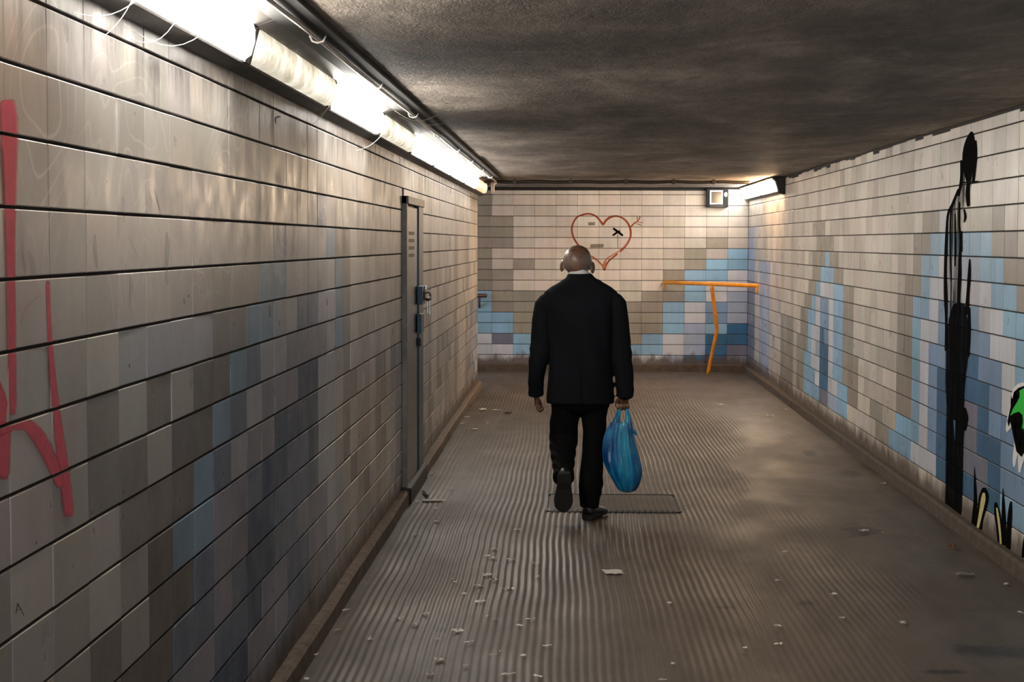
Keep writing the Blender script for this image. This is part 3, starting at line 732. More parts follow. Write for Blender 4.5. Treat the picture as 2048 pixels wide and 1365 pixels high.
# black paint run on the right wall
r4 = lambda p: sc_(p, 3.413, 1840, 240); r5 = lambda p: sc_(p, 2.4375, 1840, 620)
bt = thing('black_paint_run', on_right(1910, 700), 'tall column of black paint running down the right wall', 'graffiti')
rb = rel(on_right, Vector(bt.location))
ribbons('paint_trunk', [r5([(188, -30, 60), (186, 70, 110), (184, 150, 124), (178, 260, 114), (172, 360, 104), (172, 470, 92), (172, 560, 96), (168, 700, 92), (166, 850, 92), (163, 960, 90), (160, 1010, 84)])], rb, 'inkwash', bt)
ribbons('paint_wash', [r4([(348, 95, 40), (338, 240, 96), (325, 400, 84), (295, 500, 90), (250, 620, 104), (236, 800, 104), (232, 1000, 108), (240, 1200, 116), (250, 1340, 140)])], rb, 'thinwash', bt, -.0003)
ribbons_each('paint_strand', [r5(s) for s in ([(128, -20, 18), (128, 80, 14), (126, 200, 14)], [(238, -10, 14), (239, 120, 16), (232, 230, 18)], [(212, 480, 22), (224, 530, 26), (214, 590, 20)])] +
        [r4(s) for s in ([(352, 80, 15), (345, 130, 62), (335, 200, 88), (330, 275, 92), (325, 340, 70), (330, 420, 28)], [(378, 140, 17), (380, 230, 23), (370, 330, 25), (362, 430, 17)], [(283, 275, 21), (284, 380, 23), (275, 450, 19), (262, 520, 15)],
                         [(330, 430, 23), (325, 510, 32), (330, 590, 23)], [(262, 470, 12), (225, 570, 21), (192, 640, 17), (182, 760, 19), (176, 900, 21), (172, 1080, 23), (176, 1230, 28), (180, 1330, 21)],
                         [(268, 560, 12), (266, 700, 12), (276, 820, 17), (272, 950, 19), (270, 1080, 25), (262, 1240, 21), (262, 1330, 31)], [(300, 610, 10), (308, 660, 17), (300, 700, 8)], [(212, 600, 12), (205, 720, 10), (205, 900, 8), (212, 1100, 8)],
                         [(238, 640, 8), (240, 860, 12), (238, 1000, 8)], [(338, 950, 8), (335, 1060, 23), (325, 1200, 21), (318, 1330, 36)], [(285, 760, 10), (283, 900, 17)], [(272, 430, 10), (330, 425, 10), (400, 420, 10)])], rb, 'ink', bt, .0006)
# green piece at the right edge
g6 = lambda p: sc_(p, 6.204, 1940, 740)
gg = thing('green_graffiti', on_right(2048, 850), 'green graffiti with black spikes and white outline at the right edge', 'graffiti')
gb = rel(on_right, Vector(gg.location))
WP = [(700, 150), (600, 170), (540, 220), (510, 310), (508, 370), (530, 390), (490, 470), (465, 560), (455, 650), (440, 740), (460, 778), (490, 740), (530, 690), (560, 660), (590, 650), (600, 660), (570, 740), (555, 860), (540, 990), (528, 1100), (535, 1205), (555, 1200), (580, 1090), (597, 1040), (594, 1150), (600, 1270), (625, 1278), (650, 1170), (680, 1080), (760, 1010), (860, 1150), (950, 900), (1100, 950), (1150, 500), (1000, 180), (850, 130)]
BP = [(700, 188), (600, 225), (545, 275), (535, 325), (598, 332), (560, 420), (500, 510), (475, 590), (463, 640), (475, 710), (500, 650), (545, 605), (600, 585), (640, 610), (620, 700), (590, 800), (570, 950), (575, 1015), (600, 920), (628, 830), (645, 820), (635, 900), (628, 1020), (640, 1085), (680, 960), (760, 870), (850, 1000), (910, 780), (1040, 800), (1080, 500), (950, 240), (820, 180)]
GP = [(700, 212), (630, 250), (612, 262), (618, 300), (612, 350), (570, 425), (530, 490), (498, 570), (545, 540), (605, 520), (650, 560), (658, 640), (640, 740), (660, 720), (680, 800), (760, 700), (840, 820), (880, 650), (980, 680), (1020, 480), (920, 280), (810, 220)]
patch('white_outline', [g6(WP)], gb, 'white_paint', gg); patch('black_outline', [g6(BP)], gb, 'ink_solid', gg, .0006); patch('green_fill', [g6(GP)], gb, 'green', gg, .0012)
sk = thing('spike_graffiti', on_right(1975, 1030), 'black spikes with pale yellow cores painted low on the right wall', 'graffiti')
kb = rel(on_right, Vector(sk.location))
ribbons_each('black_spike', [r5(s) for s in ([(265, 765, 2), (268, 850, 14), (270, 930, 20), (266, 1000, 26), (262, 1060, 30)], [(312, 868, 20), (312, 910, 52), (304, 960, 50), (292, 1020, 40), (286, 1075, 36)], [(368, 940, 14), (376, 990, 32), (385, 1060, 32), (392, 1150, 26)],
                                     [(404, 870, 2), (406, 950, 16), (408, 1050, 26), (406, 1150, 34)], [(443, 935, 10), (438, 1000, 24), (432, 1100, 26), (428, 1185, 26)], [(515, 1080, 6), (508, 1150, 20), (505, 1210, 22)])], kb, 'ink_solid', sk)
ribbons_each('yellow_core', [r5(s) for s in ([(311, 893, 12), (308, 925, 24), (298, 980, 20), (284, 1050, 14), (278, 1075, 10)], [(374, 965, 8), (382, 1020, 12), (390, 1090, 11), (394, 1150, 9)])], kb, 'yellow_paint', sk, .0008)
# scuffs and the scratched letter on the left wall
r3 = lambda p: sc_(p, 2.923, 0, 898); r2 = lambda p: sc_(p, 2.923, 0, 450); r1 = lambda p: sc_(p, 2.923, 0, 0)
sl = thing('scratched_letter', on_left(39, 1222), 'small letter A scratched low on the near left wall', 'graffiti')
ribbons_each('stroke', [r3(s) for s in ([(92, 970, 5), (104, 905, 8)], [(104, 905, 8), (142, 980, 5)], [(96, 945, 4), (128, 940, 4)])], rel(on_left, Vector(sl.location)), 'scuff', sl)
scf = thing('wall_scuffs', on_left(300, 500), 'pale scrape marks across the upper left wall tiles', 'scuff mark')
kb = rel(on_left, Vector(scf.location))
ribbons_each('scrape', [r2(s) for s in ([(555, 55, 10), (556, 150, 22), (570, 255, 12)], [(755, 65, 4), (780, 130, 8), (808, 190, 4)], [(975, 45, 8), (978, 120, 26), (975, 260, 16), (982, 350, 14)], [(132, 95, 8), (145, 180, 14), (160, 280, 10)], [(172, 150, 10), (190, 210, 18), (215, 290, 14)],
                               [(480, 515, 4), (482, 570, 9)], [(768, 300, 8), (772, 360, 18), (765, 450, 10)], [(120, 590, 6), (150, 490, 14), (225, 420, 8)])] +
        [r1(s) for s in ([(905, 1105, 6), (925, 1170, 10), (940, 1235, 5)], [(870, 1110, 4), (890, 1180, 8)], [(722, 1155, 5), (728, 1300, 8)], [(520, 1140, 5), (508, 1200, 8)])], kb, 'pale_scuff', scf)
ribbons_each('tick', [r2(s) for s in ([(1103, 408, 8), (1103, 424, 8)], [(1075, 432, 5), (1078, 465, 5)], [(757, 815, 7), (757, 833, 7)], [(1580, 470, 4), (1580, 540, 5)], [(1911, 430, 3), (1912, 470, 5)])] + [r1([(1640, 682, 9), (1612, 690, 12), (1612, 725, 6)]), r3([(213, 540, 6), (211, 560, 6)])], kb, 'scuff', scf)

# cobwebs hanging round the lamps
def web(strands, label):
    o0 = Vector(strands[0][0]); t = thing('cobweb', o0, label, 'cobweb')
    for s in strands:
        a, b, sag = Vector(s[0]), Vector(s[1]), s[2]
        obj('strand', tube(bmesh.new(), [a.lerp(b, k/8)-o0-Vector((0, 0, sag*math.sin(math.pi*k/8))) for k in range(9)], .0011, 5), 'web', t)
web([((-1.165, 4.15, 2.33), (-1.10, 4.6, 2.44), .03), ((-1.165, 4.4, 2.30), (-1.09, 4.5, 2.45), .02), ((-1.165, 4.7, 2.33), (-1.08, 5.0, 2.47), .05), ((-1.16, 4.6, 2.36), (-1.09, 5.4, 2.45), .06)], 'cobweb strands under the nearest lamp at the top left')
web([((-1.165, 7.9, 2.31), (-1.07, 8.05, 2.46), .02), ((-1.165, 9.6, 2.29), (-1.05, 10.2, 2.46), .03), ((-1.02, 10.2, 2.55), (-.80, 10.6, 2.555), .05), ((-1.03, 10.6, 2.54), (-.74, 11.1, 2.555), .04)], 'cobweb strands by the fourth lamp in the row')

# ------------------------------------------------------------------ the man
man_base = on_z(1184, 1037); man_base = Vector((man_base.x-.08, man_base.y, 0))
MAN = man_base
def skin_mat():
    m = NT('brown_skin')
    h = m.node('ShaderNodeAttribute', attribute_name='stubble').outputs['Fac']
    n = m.noise(160, 3); b = m.noise(14, 4)
    c = m.ramp(b, [(.35, lin(92, 62, 46)), (.65, lin(132, 92, 70))])
    hair = m.mix(m.ramp(n, [(.4, 0.), (.6, 1.)]), lin(196, 188, 180), lin(120, 100, 86))
    m.set(base=m.mix(m.math('MULTIPLY', h, .45), c, hair), rough=.36, spec=.5)
    m.bump(n, .12, .003); return m.m
def cloth(name, col, bump=.25):
    m = NT(name); w = m.noise(420, 2); b = m.noise(3.5, 4)
    m.set(base=m.mix(m.ramp(b, [(.35, 0.), (.65, 1.)]), tuple(x*.7 for x in col[:3])+(1,), col), rough=.85, spec=.12)
    m.bump(m.math('ADD', m.math('MULTIPLY', w, .1), m.noise(6, 4, .5, m.scaled((1.3, 1.3, .5)))), bump, .02); return m.m
MAT['skin'] = skin_mat(); MAT['jacket'] = cloth('navy_black_jacket', (.0085, .0092, .0120, 1)); MAT['trousers'] = cloth('black_trousers', (.0040, .0038, .0038, 1))
MAT['shirt'] = cloth('white_shirt', (.8, .79, .77, 1), .1); MAT['shoe'] = plain('black_shoe_leather', (.010, .0095, .009, 1), .38, var=.2, bump=.1); MAT['sole'] = plain('dark_shoe_sole', (.016, .014, .013, 1), .7, var=.3, scale=70)

HEADC = Vector((-.022, .080, 1.675))
def finger(bm, pts, r0, r1):
    n = len(pts); sp = smooth_path([tuple(p) for p in pts], 3); tube(bm, [Vector(p) for p in sp], [r0+(r1-r0)*k/(len(sp)-1) for k in range(len(sp))], 8)
bm = bmesh.new()
# torso, neck, arms and legs (thin, under the clothes)
loft(bm, [(.80, 0, .02, .15, .10), (.95, 0, .02, .155, .10), (1.10, 0, .015, .15, .095), (1.30, 0, .01, .175, .10), (1.42, 0, .01, .17, .08), (1.49, -.003, .02, .11, .065), (1.53, -.006, .03, .06, .055)], 24, 2.2)
tube(bm, [(-.004, .035, 1.47), (-.008, .050, 1.56), (-.018, .066, 1.63), (-.02, .075, 1.68)], [.064, .062, .064, .07], 16)
def skull(p):
    # taper below the cheekbones, flatten the back, push out the face
    t = max(0., -p.z/.105)
    p = Vector((p.x*(1-.30*t*t), p.y, p.z))
    if p.y < 0: p.y *= .95
    if p.y > 0 and p.z < 0: p.y *= 1.05
    return p
RH = Matrix.Rotation(math.radians(-10), 3, 'X') @ Matrix.Rotation(math.radians(4), 3, 'Y')
ellipsoid(bm, HEADC, (.094, .107, .106), RH, 32, 24, skull)
H = lambda x, y, z: HEADC + RH @ Vector((x, y, z))
tube(bm, [H(0, .035, -.05), H(0, .065, -.095), H(0, .078, -.118)], [.058, .046, .028], 14)                       # jaw and chin
tube(bm, [H(0, .098, .018), H(0, .112, -.012), H(0, .126, -.036), H(0, .112, -.046)], [.010, .012, .016, .012], 10)   # nose
tube(bm, [H(-.058, .084, .022), H(-.02, .100, .028), H(.02, .100, .028), H(.058, .084, .022)], [.008, .011, .011, .008], 8)    # brow
for s in (-1, 1):
    ellipsoid(bm, H(s*.034, .092, .004), (.014, .010, .010), RH, 12, 8)                                             # eye
    ellipsoid(bm, H(s*.048, .078, -.03), (.022, .016, .018), RH, 12, 8)                                             # cheek
    eR = RH @ Matrix.Rotation(math.radians(-s*28), 3, 'Z')
    ellipsoid(bm, H(s*(.102 if s > 0 else .097), .000 if s > 0 else .010, -.036), (.012, .026, .040), eR, 14, 12)                       # ear
tube(bm, [H(-.026, .092, -.066), H(0, .103, -.066), H(.026, .092, -.066)], [.006, .009, .006], 8); tube(bm, [H(-.022, .090, -.078), H(0, .100, -.079), H(.022, .090, -.078)], [.005, .009, .005], 8)   # lips
LA = [(-.17, .01, 1.43), (-.228, .0, 1.41), (-.25, -.01, 1.28), (-.262, -.02, 1.10), (-.286, -.005, .94), (-.288, .035, .85), (-.286, .055, .80)]
RA = [(.17, .01, 1.43), (.228, .0, 1.41), (.246, .0, 1.28), (.268, .0, 1.10), (.284, .005, .94), (.287, .012, .86), (.285, .016, .81)]
for P_ in (LA, RA): tube(bm, P_, [.05, .052, .047, .042, .037, .029, .027], 12)
# left hand: relaxed, fingers curled a little
lw = Vector((-.286, .055, .80))
tube(bm, [lw, lw+Vector((.001, .012, -.035)), lw+Vector((.004, .022, -.070))], [.026, .036, .034], 12, rad2=[.019, .017, .015], first=(0, 1, 0))
for k, (dy, L) in enumerate(((.050, .030), (.030, .034), (.010, .032), (-.008, .025))):
    a = lw+Vector((.004, dy-.002, -.066)); finger(bm, [a, a+Vector((.004, .002, -L*.85)), a+Vector((.022, .0, -L*1.25)), a+Vector((.036, -.002, -L*.9)), a+Vector((.036, -.002, -L*.45))], .0100, .0082)
a = lw+Vector((.006, .036, -.020)); finger(bm, [a, a+Vector((.014, .022, -.026)), a+Vector((.024, .024, -.052)), a+Vector((.028, .020, -.07))], .0115, .009)
# right hand: closed round the bag handles, palm to the back
rw = Vector((.285, .016, .81))
tube(bm, [rw, rw+Vector((-.004, .012, -.03)), rw+Vector((-.007, .018, -.056))], [.027, .038, .037], 12, rad2=[.020, .017, .015], first=(1, 0, 0))
for k, (dx, L) in enumerate(((-.034, 1.0), (-.012, 1.08), (.010, 1.02), (.030, .85))):
    a = rw+Vector((dx-.006, .017, -.056)); finger(bm, [a, a+Vector((0, .006, -.020*L)), a+Vector((.001, -.010, -.037*L)), a+Vector((.002, -.034, -.036*L)), a+Vector((.002, -.046, -.018*L)), a+Vector((.002, -.040, -.002))], .0098, .0080)
a = rw+Vector((-.034, .004, -.026)); finger(bm, [a, a+Vector((-.014, -.012, -.020)), a+Vector((-.016, -.026, -.044)), a+Vector((-.006, -.036, -.060))], .0118, .0092)
# legs
LL = [(-.085, .02, .88), (-.097, .03, .70), (-.105, .05, .52), (-.105, -.07, .42), (-.102, -.20, .335), (-.100, -.250, .300)]
RL = [(.085, .02, .88), (.092, .02, .70), (.082, .02, .48), (.074, .005, .28), (.070, -.005, .12), (.070, -.005, .07)]
for P_ in (LL, RL): tube(bm, P_, [.075, .068, .052, .046, .036, .034], 14)
# feet inside the shoes
tube(bm, [(-.100, -.250, .300), (-.102, -.262, .24), (-.108, -.225, .14)], [.034, .034, .028], 10)
tube(bm, [(.070, -.005, .07), (.080, .04, .05), (.110, .14, .035)], [.034, .034, .024], 10)
me = remeshed(bm, .0052, 3, .5)
co = coords(me)
st = np.zeros(len(co))
hd = (co-np.array(HEADC))@np.array(RH)          # head-local coordinates
inhead = (np.linalg.norm(hd/np.array((.12, .13, .14)), axis=1) < 1) & (np.abs(hd[:, 0]) < .0925)
band = np.clip((.062-hd[:, 2])/.035, 0, 1)*np.clip((.055-hd[:, 1])/.03, 0, 1)*np.clip((hd[:, 2]+.085)/.03, 0, 1)*np.clip((np.abs(hd[:, 0])-.012)/.05, .25, 1)
st[inhead] = band[inhead]
at = me.attributes.new('stubble', 'FLOAT', 'POINT'); at.data.foreach_set('value', st)
man = link('person', me, 'skin'); man.location = MAN
tag(man, 'man in a black suit walking away with head bowed, carrying a blue bag', 'person')

def wrinkle(me, fn):
    co = coords(me); nrm = np.empty(len(me.vertices)*3); me.vertices.foreach_get('normal', nrm); nrm = nrm.reshape(-1, 3)
    set_coords(me, co+nrm*fn(co)[:, None])
# jacket
bm = bmesh.new()
loft(bm, [(.752, 0, .020, .222, .150), (.80, 0, .020, .221, .150), (.90, 0, .018, .212, .147), (1.02, 0, .012, .202, .140), (1.15, 0, .008, .206, .138), (1.28, 0, .002, .222, .138), (1.38, 0, .0, .236, .130), (1.44, 0, .002, .243, .115), (1.475, 0, .008, .238, .100),
          (1.505, .002, .016, .205, .090), (1.535, .003, .026, .150, .082), (1.560, 0, .036, .105, .076), (1.580, -.004, .045, .086, .072), (1.596, -.007, .052, .079, .069)], 40, 2.35)
tube(bm, [(-.205, .005, 1.425), (-.228, 0, 1.39), (-.247, -.008, 1.29), (-.256, -.018, 1.17), (-.264, -.028, 1.075), (-.280, -.018, .985), (-.289, .015, .90), (-.290, .040, .835), (-.288, .050, .805)], [.062, .073, .071, .068, .066, .058, .053, .052, .054], 18)
tube(bm, [(.205, .005, 1.43), (.225, 0, 1.40), (.243, .0, 1.30), (.258, .0, 1.17), (.270, -.004, 1.07), (.281, .0, .97), (.289, .006, .88), (.291, .012, .82), (.290, .014, .795)], [.062, .072, .069, .066, .064, .062, .059, .057, .058], 18)
me = remeshed(bm, .0078, 5, .5)
def jw(c):
    x, y, z = c[:, 0], c[:, 1], c[:, 2]
    d = .004*np.sin(x*46+3*np.sin(z*5))*np.clip((z-.75)/.3, 0, 1)*np.clip((1.5-z)/.3, 0, 1)*np.clip((-y)/.06, 0, 1)         # vertical drape folds on the back
    arm = np.clip((np.abs(x)-.22)/.03, 0, 1)
    d += arm*.0030*np.sin(z*48+x*60+y*35+2*np.sin(z*17))*np.exp(-((z-1.04)/.13)**2)+arm*.0022*np.sin(z*70+x*70+y*30)*np.exp(-((z-.84)/.07)**2)   # sleeve creases
    d -= .012*np.exp(-((x-.012)/.006)**2)*np.clip((1.0-z)/.06, 0, 1)*(y < 0)                                              # centre vent
    d += .004*np.exp(-((z-1.552)/.008)**2)*(np.abs(x) < .16)                                                              # collar edge
    d -= .004*np.exp(-((np.abs(x)-.205)/.008)**2)*np.clip((z-1.2)/.1, 0, 1)*(y < .03)                                     # shoulder seams
    return d
wrinkle(me, jw)
jk = link('jacket', me, 'jacket', man); jk['label'] = 'black suit jacket'
bm = bmesh.new(); n = 40
rin, rout = [], []
for z, k in ((1.572, 1.0), (1.598, .985), (1.624, .955)):
    rout.append([bm.verts.new((-.010+.083*k*math.cos(a), .052+.074*k*math.sin(a)+(z-1.572)*.35, z-.030*abs(math.cos(a))**2-.012*max(0, math.sin(a)))) for a in [2*math.pi*q/n for q in range(n)]])
for z, k in ((1.624, .90), (1.572, .92)):
    rout.append([bm.verts.new((-.010+.083*k*math.cos(a), .052+.074*k*math.sin(a)+(z-1.572)*.35, z-.030*abs(math.cos(a))**2-.012*max(0, math.sin(a)))) for a in [2*math.pi*q/n for q in range(n)]])
for a, b in zip(rout, rout[1:]):
    for k in range(n): bm.faces.new((a[k], a[(k+1) % n], b[(k+1) % n], b[k]))
sc = obj('shirt_collar', bm, 'shirt', man, smooth=True); sc['label'] = 'white shirt collar'
# trousers
bm = bmesh.new()
loft(bm, [(.70, -.006, .02, .10, .10), (.735, 0, .02, .192, .125), (.82, 0, .02, .197, .130), (.96, 0, .02, .185, .122)], 32, 2.3)
tube(bm, [(-.092, .02, .82), (-.096, .03, .70), (-.104, .05, .60), (-.110, .060, .51), (-.111, -.02, .435), (-.108, -.12, .375), (-.106, -.20, .325), (-.106, -.245, .290)], [.098, .094, .094, .096, .083, .072, .066, .072], 20)
tube(bm, [(.095, .02, .82), (.096, .02, .70), (.090, .022, .58), (.084, .02, .44), (.076, .008, .31), (.070, 0, .21), (.064, -.006, .12), (.062, -.008, .075)], [.092, .085, .076, .070, .076, .080, .066, .062], 20)
me = remeshed(bm, .0085, 4, .5)
def tw(c):
    x, y, z = c[:, 0], c[:, 1], c[:, 2]
    L = x < -.005
    d = .0035*np.sin(z*44+y*55+x*60+2.2*np.sin(x*30+z*11))*np.where(L, np.exp(-((z-.42)/.12)**2), np.exp(-((z-.22)/.09)**2))
    d += .004*np.sin(z*30+x*55)*np.exp(-((z-.62)/.12)**2)
    return d
wrinkle(me, tw)
tq = link('trousers', me, 'trousers', man); tq['label'] = 'black trousers'
# shoes
def shoe(heel, u, v):
    u = Vector(u).normalized(); v = (Vector(v)-u*Vector(v).dot(u)).normalized(); w = u.cross(v)
    def PT(a, b, c): return Vector(heel)+u*a+w*b+v*c
    WF = 1.28
    prof = [(-.004, .026), (.02, .034), (.06, .034), (.11, .034), (.16, .043), (.205, .046), (.245, .040), (.268, .026), (.280, .010)]
    up_ = [(-.006, .020, .070), (.015, .031, .088), (.055, .034, .092), (.10, .035, .082), (.15, .042, .064), (.20, .044, .050), (.24, .038, .042), (.266, .022, .034), (.276, .009, .024)]
    bm = bmesh.new(); rings = []
    for a, b, h in up_:
        rings.append([bm.verts.new(PT(a, b*WF*math.cos(t), .018+(h-.018)*max(0, math.sin(t))**.8)) for t in [math.pi*k/12 for k in range(13)]])
    for r, s in zip(rings, rings[1:]):
        for k in range(12): bm.faces.new((r[k], r[k+1], s[k+1], s[k]))
    for r in rings: pass
    bm.faces.new(rings[0][::-1]); bm.faces.new(rings[-1])
    for r, s in zip(rings, rings[1:]): bm.faces.new((r[0], s[0], s[-1], r[-1]))
    o = obj('shoe', bm, 'shoe', man, smooth=True); o['label'] = 'black leather shoe'
    bm = bmesh.new(); rr = []
    for (a, b), in zip(prof):
        lift = -.012 if a < .075 else -.004
        rr.append([bm.verts.new(PT(a, s*b*WF, c)) for s, c in ((-1, .022), (-1.04, .010), (-1.0, lift), (1.0, lift), (1.04, .010), (1, .022))])
    for r, s in zip(rr, rr[1:]):
        for k in range(6): bm.faces.new((r[k], r[(k+1) % 6], s[(k+1) % 6], s[k]))
    bm.faces.new(rr[0][::-1]); bm.faces.new(rr[-1])
    obj('sole', bm, 'sole', o)
shoe((-.098, -.330, .335), (-.04, .36, -.93), (0, .93, .36))
shoe((.048, -.055, .012), (.36, .93, 0), (0, 0, 1))

# ------------------------------------------------------------------ the blue carrier bag
def bag_mat():
    m = NT('blue_plastic_bag')
    n = m.noise(3.5, 4, .6, m.scaled((3.0, 3.0, .8))); cr = m.noise(1, 5, .6, m.scaled((70, 70, 5)), .4)
    c = m.ramp(n, [(.36, lin(0, 74, 140)), (.50, lin(0, 134, 200)), (.64, lin(30, 186, 220))])
    m.set(base=c, rough=.2, spec=.8, coat=.8)
    m.b.inputs['Coat Roughness'].default_value = .08
    m.bump(cr, 1.0, .016)
    tr = m.node('ShaderNodeBsdfTranslucent', i={0: c}); mx = m.node('ShaderNodeMixShader', i={0: .30})
    m.t.links.new(m.b.outputs[0], mx.inputs[1]); m.t.links.new(tr.outputs[0], mx.inputs[2]); m.t.links.new(mx.outputs[0], m.out.inputs[0])
    return m.m
MAT['bag'] = bag_mat()
bag = thing('shopping_bag', MAN+Vector((.29, -.02, .17)), 'bright blue plastic carrier bag hanging from the man\'s right hand', 'bag')
o0 = Vector((.29, -.02, .17))
BR = [(.735, .278, .024, .010), (.70, .274, .040, .016), (.630, .268, .064, .036), (.615, .265, .068, .042), (.56, .257, .084, .058), (.50, .254, .096, .070), (.44, .259, .106, .080), (.38, .268, .112, .086), (.32, .284, .108, .086), (.27, .295, .095, .080), (.225, .303, .074, .066), (.19, .306, .052, .046), (.176, .306, .026, .024)]
bm = bmesh.new(); seg = 96; rings = []
S = smooth_path([tuple(r) for r in BR[2:]], 5)
for z, cx, rx, ry in S:
    r = []; tz = (z-.17)/.5
    for k in range(seg):
        a = 2*math.pi*k/seg
        f = .5*math.sin(7*a+1.1+1.5*tz)+.35*math.sin(13*a+2.0)+.25*math.sin(23*a+.7-tz)
        amp = .085+.22*max(0, tz-.25)+.10*max(0, .16-tz)/.16
        bump_ = .03*math.sin(3*a+6*tz)
        k_ = 1+amp*f+bump_
        r.append(bm.verts.new(Vector((cx+rx*k_*math.cos(a), -.02+ry*k_*math.sin(a), z+(.004*math.sin(9*a) if z > .6 else 0)))-o0))
    rings.append(r)
for a, b in zip(rings, rings[1:]):
    for k in range(seg): bm.faces.new((a[k], a[(k+1) % seg], b[(k+1) % seg], b[k]))
bm.faces.new(rings[-1])
bm.faces.new(rings[0][::-1])
obj('bag_body', bm, 'bag', bag, smooth=True)
def handle(pts, ra, rb):
    sp = smooth_path(pts, 5); n = len(sp); bm = bmesh.new(); seg = 20; rr = []
    for i, p in enumerate(sp):
        t = i/(n-1); a_, b_ = np.interp(t, [0, .35, .75, 1], ra), np.interp(t, [0, .35, .75, 1], rb)
        rr.append([bm.verts.new(Vector((p[0]+a_*(1+.14*math.sin(5*g+t*4))*math.cos(g), p[1]+b_*(1+.16*math.sin(6*g))*math.sin(g), p[2]))-o0) for g in [2*math.pi*k/seg for k in range(seg)]])
    for a, b in zip(rr, rr[1:]):
        for k in range(seg): bm.faces.new((a[k], a[(k+1) % seg], b[(k+1) % seg], b[k]))
    bm.faces.new(rr[0][::-1]); bm.faces.new(rr[-1])
    obj('handle', bm, 'bag', bag, smooth=True)
handle([(.228, -.02, .595), (.234, -.02, .645), (.250, -.004, .700), (.260, .009, .736)], [.034, .022, .011, .007], [.036, .022, .011, .007])
handle([(.306, -.02, .590), (.311, -.02, .645), (.306, -.004, .700), (.302, .009, .736)], [.032, .020, .010, .007], [.034, .020, .010, .007])
bm = bmesh.new(); tube(bm, [Vector((.256, .008, .728))-o0, Vector((.266, .011, .738))-o0, Vector((.281, .012, .740))-o0, Vector((.296, .011, .738))-o0, Vector((.305, .008, .728))-o0], .0085, 10)
obj('grip', bm, 'bag', bag, smooth=True)
bm = bmesh.new(); tube(bm, [Vector((.345, -.03, .575))-o0, Vector((.358, -.035, .565))-o0, Vector((.364, -.036, .545))-o0], [.012, .010, .003], 8); obj('torn_corner', bm, 'bag', bag, smooth=True)

# ------------------------------------------------------------------ litter
def scrap_mesh(w, d, crumple, seed, n=5):
    r = random.Random(seed); bm = bmesh.new(); g = [[None]*n for _ in range(n)]
    for i in range(n):
        for j in range(n):
            x, y = (i/(n-1)-.5)*w, (j/(n-1)-.5)*d
            e = 1+.18*r.uniform(-1, 1)*(i in (0, n-1) or j in (0, n-1))
            g[i][j] = bm.verts.new((x*e, y*e, .002+crumple*abs(mnoise.noise(Vector((i*.7+seed, j*.7, seed*1.3))))))
    for i in range(n-1):
        for j in range(n-1): bm.faces.new((g[i][j], g[i+1][j], g[i+1][j+1], g[i][j+1]))
    bmesh.ops.solidify(bm, geom=bm.faces[:], thickness=.0006)
    return bm
def litter(name, px, py, w, d, rot, mat, label, cat, crumple=.004, seed=1, group=None):
    p = on_z(px, py); o = obj(name, scrap_mesh(w, d, crumple, seed), mat); o.location = (p.x, p.y, .0005); o.rotation_euler = (0, 0, rot)
    return tag(o, label, cat, group)
litter('paper_scrap', 1226, 1145, .10, .13, .15, 'paper', 'white torn paper lying flat in the middle of the floor', 'paper', .006, 3)
litter('paper_strip', 866, 1001, .13, .10, .12, 'paper', 'long white paper strip on the floor beside the steel door', 'paper', .002, 5)
litter('dry_leaf', 1908, 1096, .055, .05, .5, 'leaf', 'curled brown leaf on the floor near the right wall', 'leaf', .035, 8)
litter('paper_ball', 1932, 1151, .10, .06, -.2, 'foil', 'crumpled grey wrapper on the floor by the right kerb', 'litter', .02, 11)
litter('foil_scrap', 1728, 1063, .05, .05, .3, 'paper', 'crumpled white scrap beside a dark stain on the right floor', 'litter', .02, 13)
litter('paper_scrap', 966, 820, .07, .16, .2, 'paper', 'largest white scrap among the far litter by the left kerb', 'paper', .02, 17)
litter('dark_scrap', 1015, 826, .07, .10, .4, 'soot_paper', 'dark flat scrap among the far litter left of the man', 'litter', .012, 19)
litter('dark_scrap', 939, 813, .05, .09, .1, 'soot_paper', 'dark scrap against the far left kerb', 'litter', .012, 23)
litter('paper_scrap', 994, 821, .06, .10, 1.0, 'paper', 'pale folded scrap beside the dark scrap left of the man', 'paper', .014, 29)
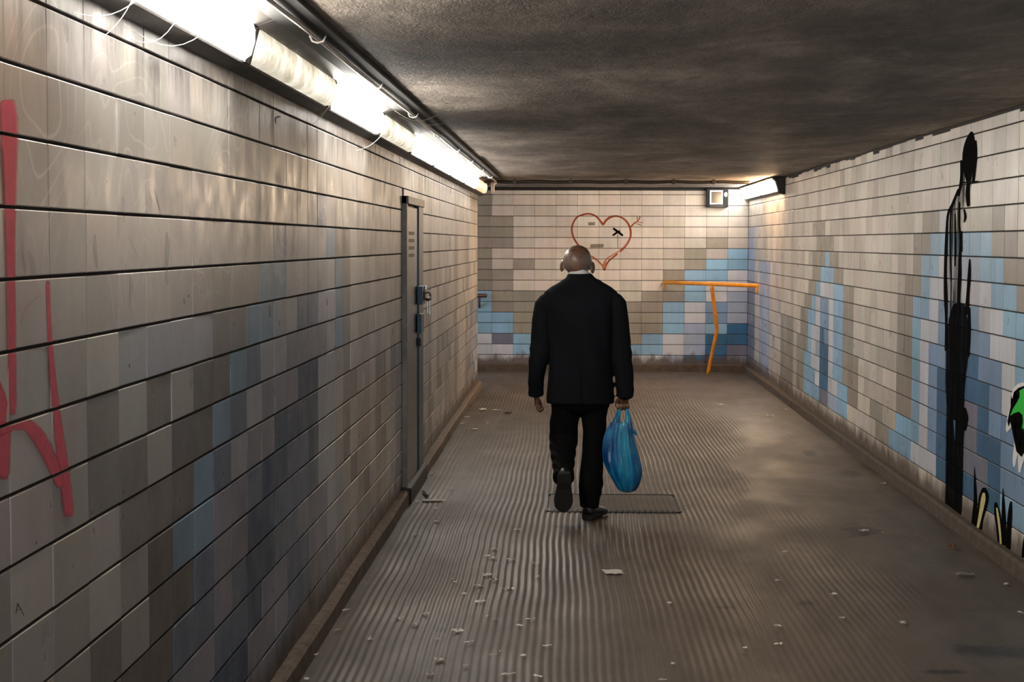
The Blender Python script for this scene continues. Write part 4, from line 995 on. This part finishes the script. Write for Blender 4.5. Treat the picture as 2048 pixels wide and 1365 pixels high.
litter('paper_scrap', 950, 859, .06, .08, .5, 'paper', 'white oval scrap in front of the far litter by the left kerb', 'paper', .006, 31)
litter('twig', 851, 990, .02, .30, .2, 'soot_paper', 'dark splinter leaning at the foot of the steel door', 'litter', .02, 33)
small = [(975, 847), (887, 1002), (842, 1067), (874, 1044), (832, 1070), (975, 1113), (986, 1118), (1022, 1121), (988, 1100), (970, 1150), (975, 1151), (987, 1161), (907, 1160), (912, 1166), (958, 1173), (929, 1189), (960, 1205), (1008, 1179), (1020, 1178),
         (850, 1229), (798, 1238), (830, 1250), (915, 1263), (874, 1280), (940, 1286), (999, 1304), (986, 1312), (1047, 1313), (740, 1277), (740, 1281), (634, 1311), (860, 1350), (1017, 1350), (1095, 1294), (1062, 1240), (1040, 1253), (990, 1240), (974, 1234),
         (676, 1262), (692, 1222), (880, 1321), (932, 1333), (1076, 1355), (614, 1360), (1339, 1208), (1684, 1238), (1805, 1247), (1668, 1190), (1571, 1105), (1556, 1163), (1766, 1067), (1767, 968), (1577, 868), (1573, 820), (1540, 832), (1438, 808), (1443, 810),
         (2012, 1170), (2044, 1228), (905, 985), (866, 948), (862, 953), (935, 835), (921, 842), (925, 848), (872, 1018), (835, 1004), (903, 978), (1035, 1061), (1075, 1090), (1070, 1128), (1075, 1155), (1345, 1330), (1325, 1362), (1556, 1254), (1557, 1290), (1490, 1298)]
protos = []
for k in range(6):
    b = scrap_mesh([.030, .022, .016, .026, .012, .018][k], [.032, .034, .045, .024, .020, .040][k], .012, 40+k, 4)
    me = bpy.data.meshes.new('litter_chip'); b.to_mesh(me); b.free(); me.materials.append(MAT['paper']); protos.append(me)
r = random.Random(5)
for i, (x, y) in enumerate(small):
    p = on_z(x, y); o = bpy.data.objects.new('litter_chip', r.choice(protos)); C.objects.link(o)
    s = r.uniform(.85, 1.5)*(1 if y > 950 else 1.4); o.location = (p.x, p.y, .0005); o.rotation_euler = (0, 0, r.uniform(0, 6.28)); o.scale = (s, s, 1)
    tag(o, 'tiny white litter chip scattered on the ribbed floor', 'litter', 'tiny white litter chips on the floor')
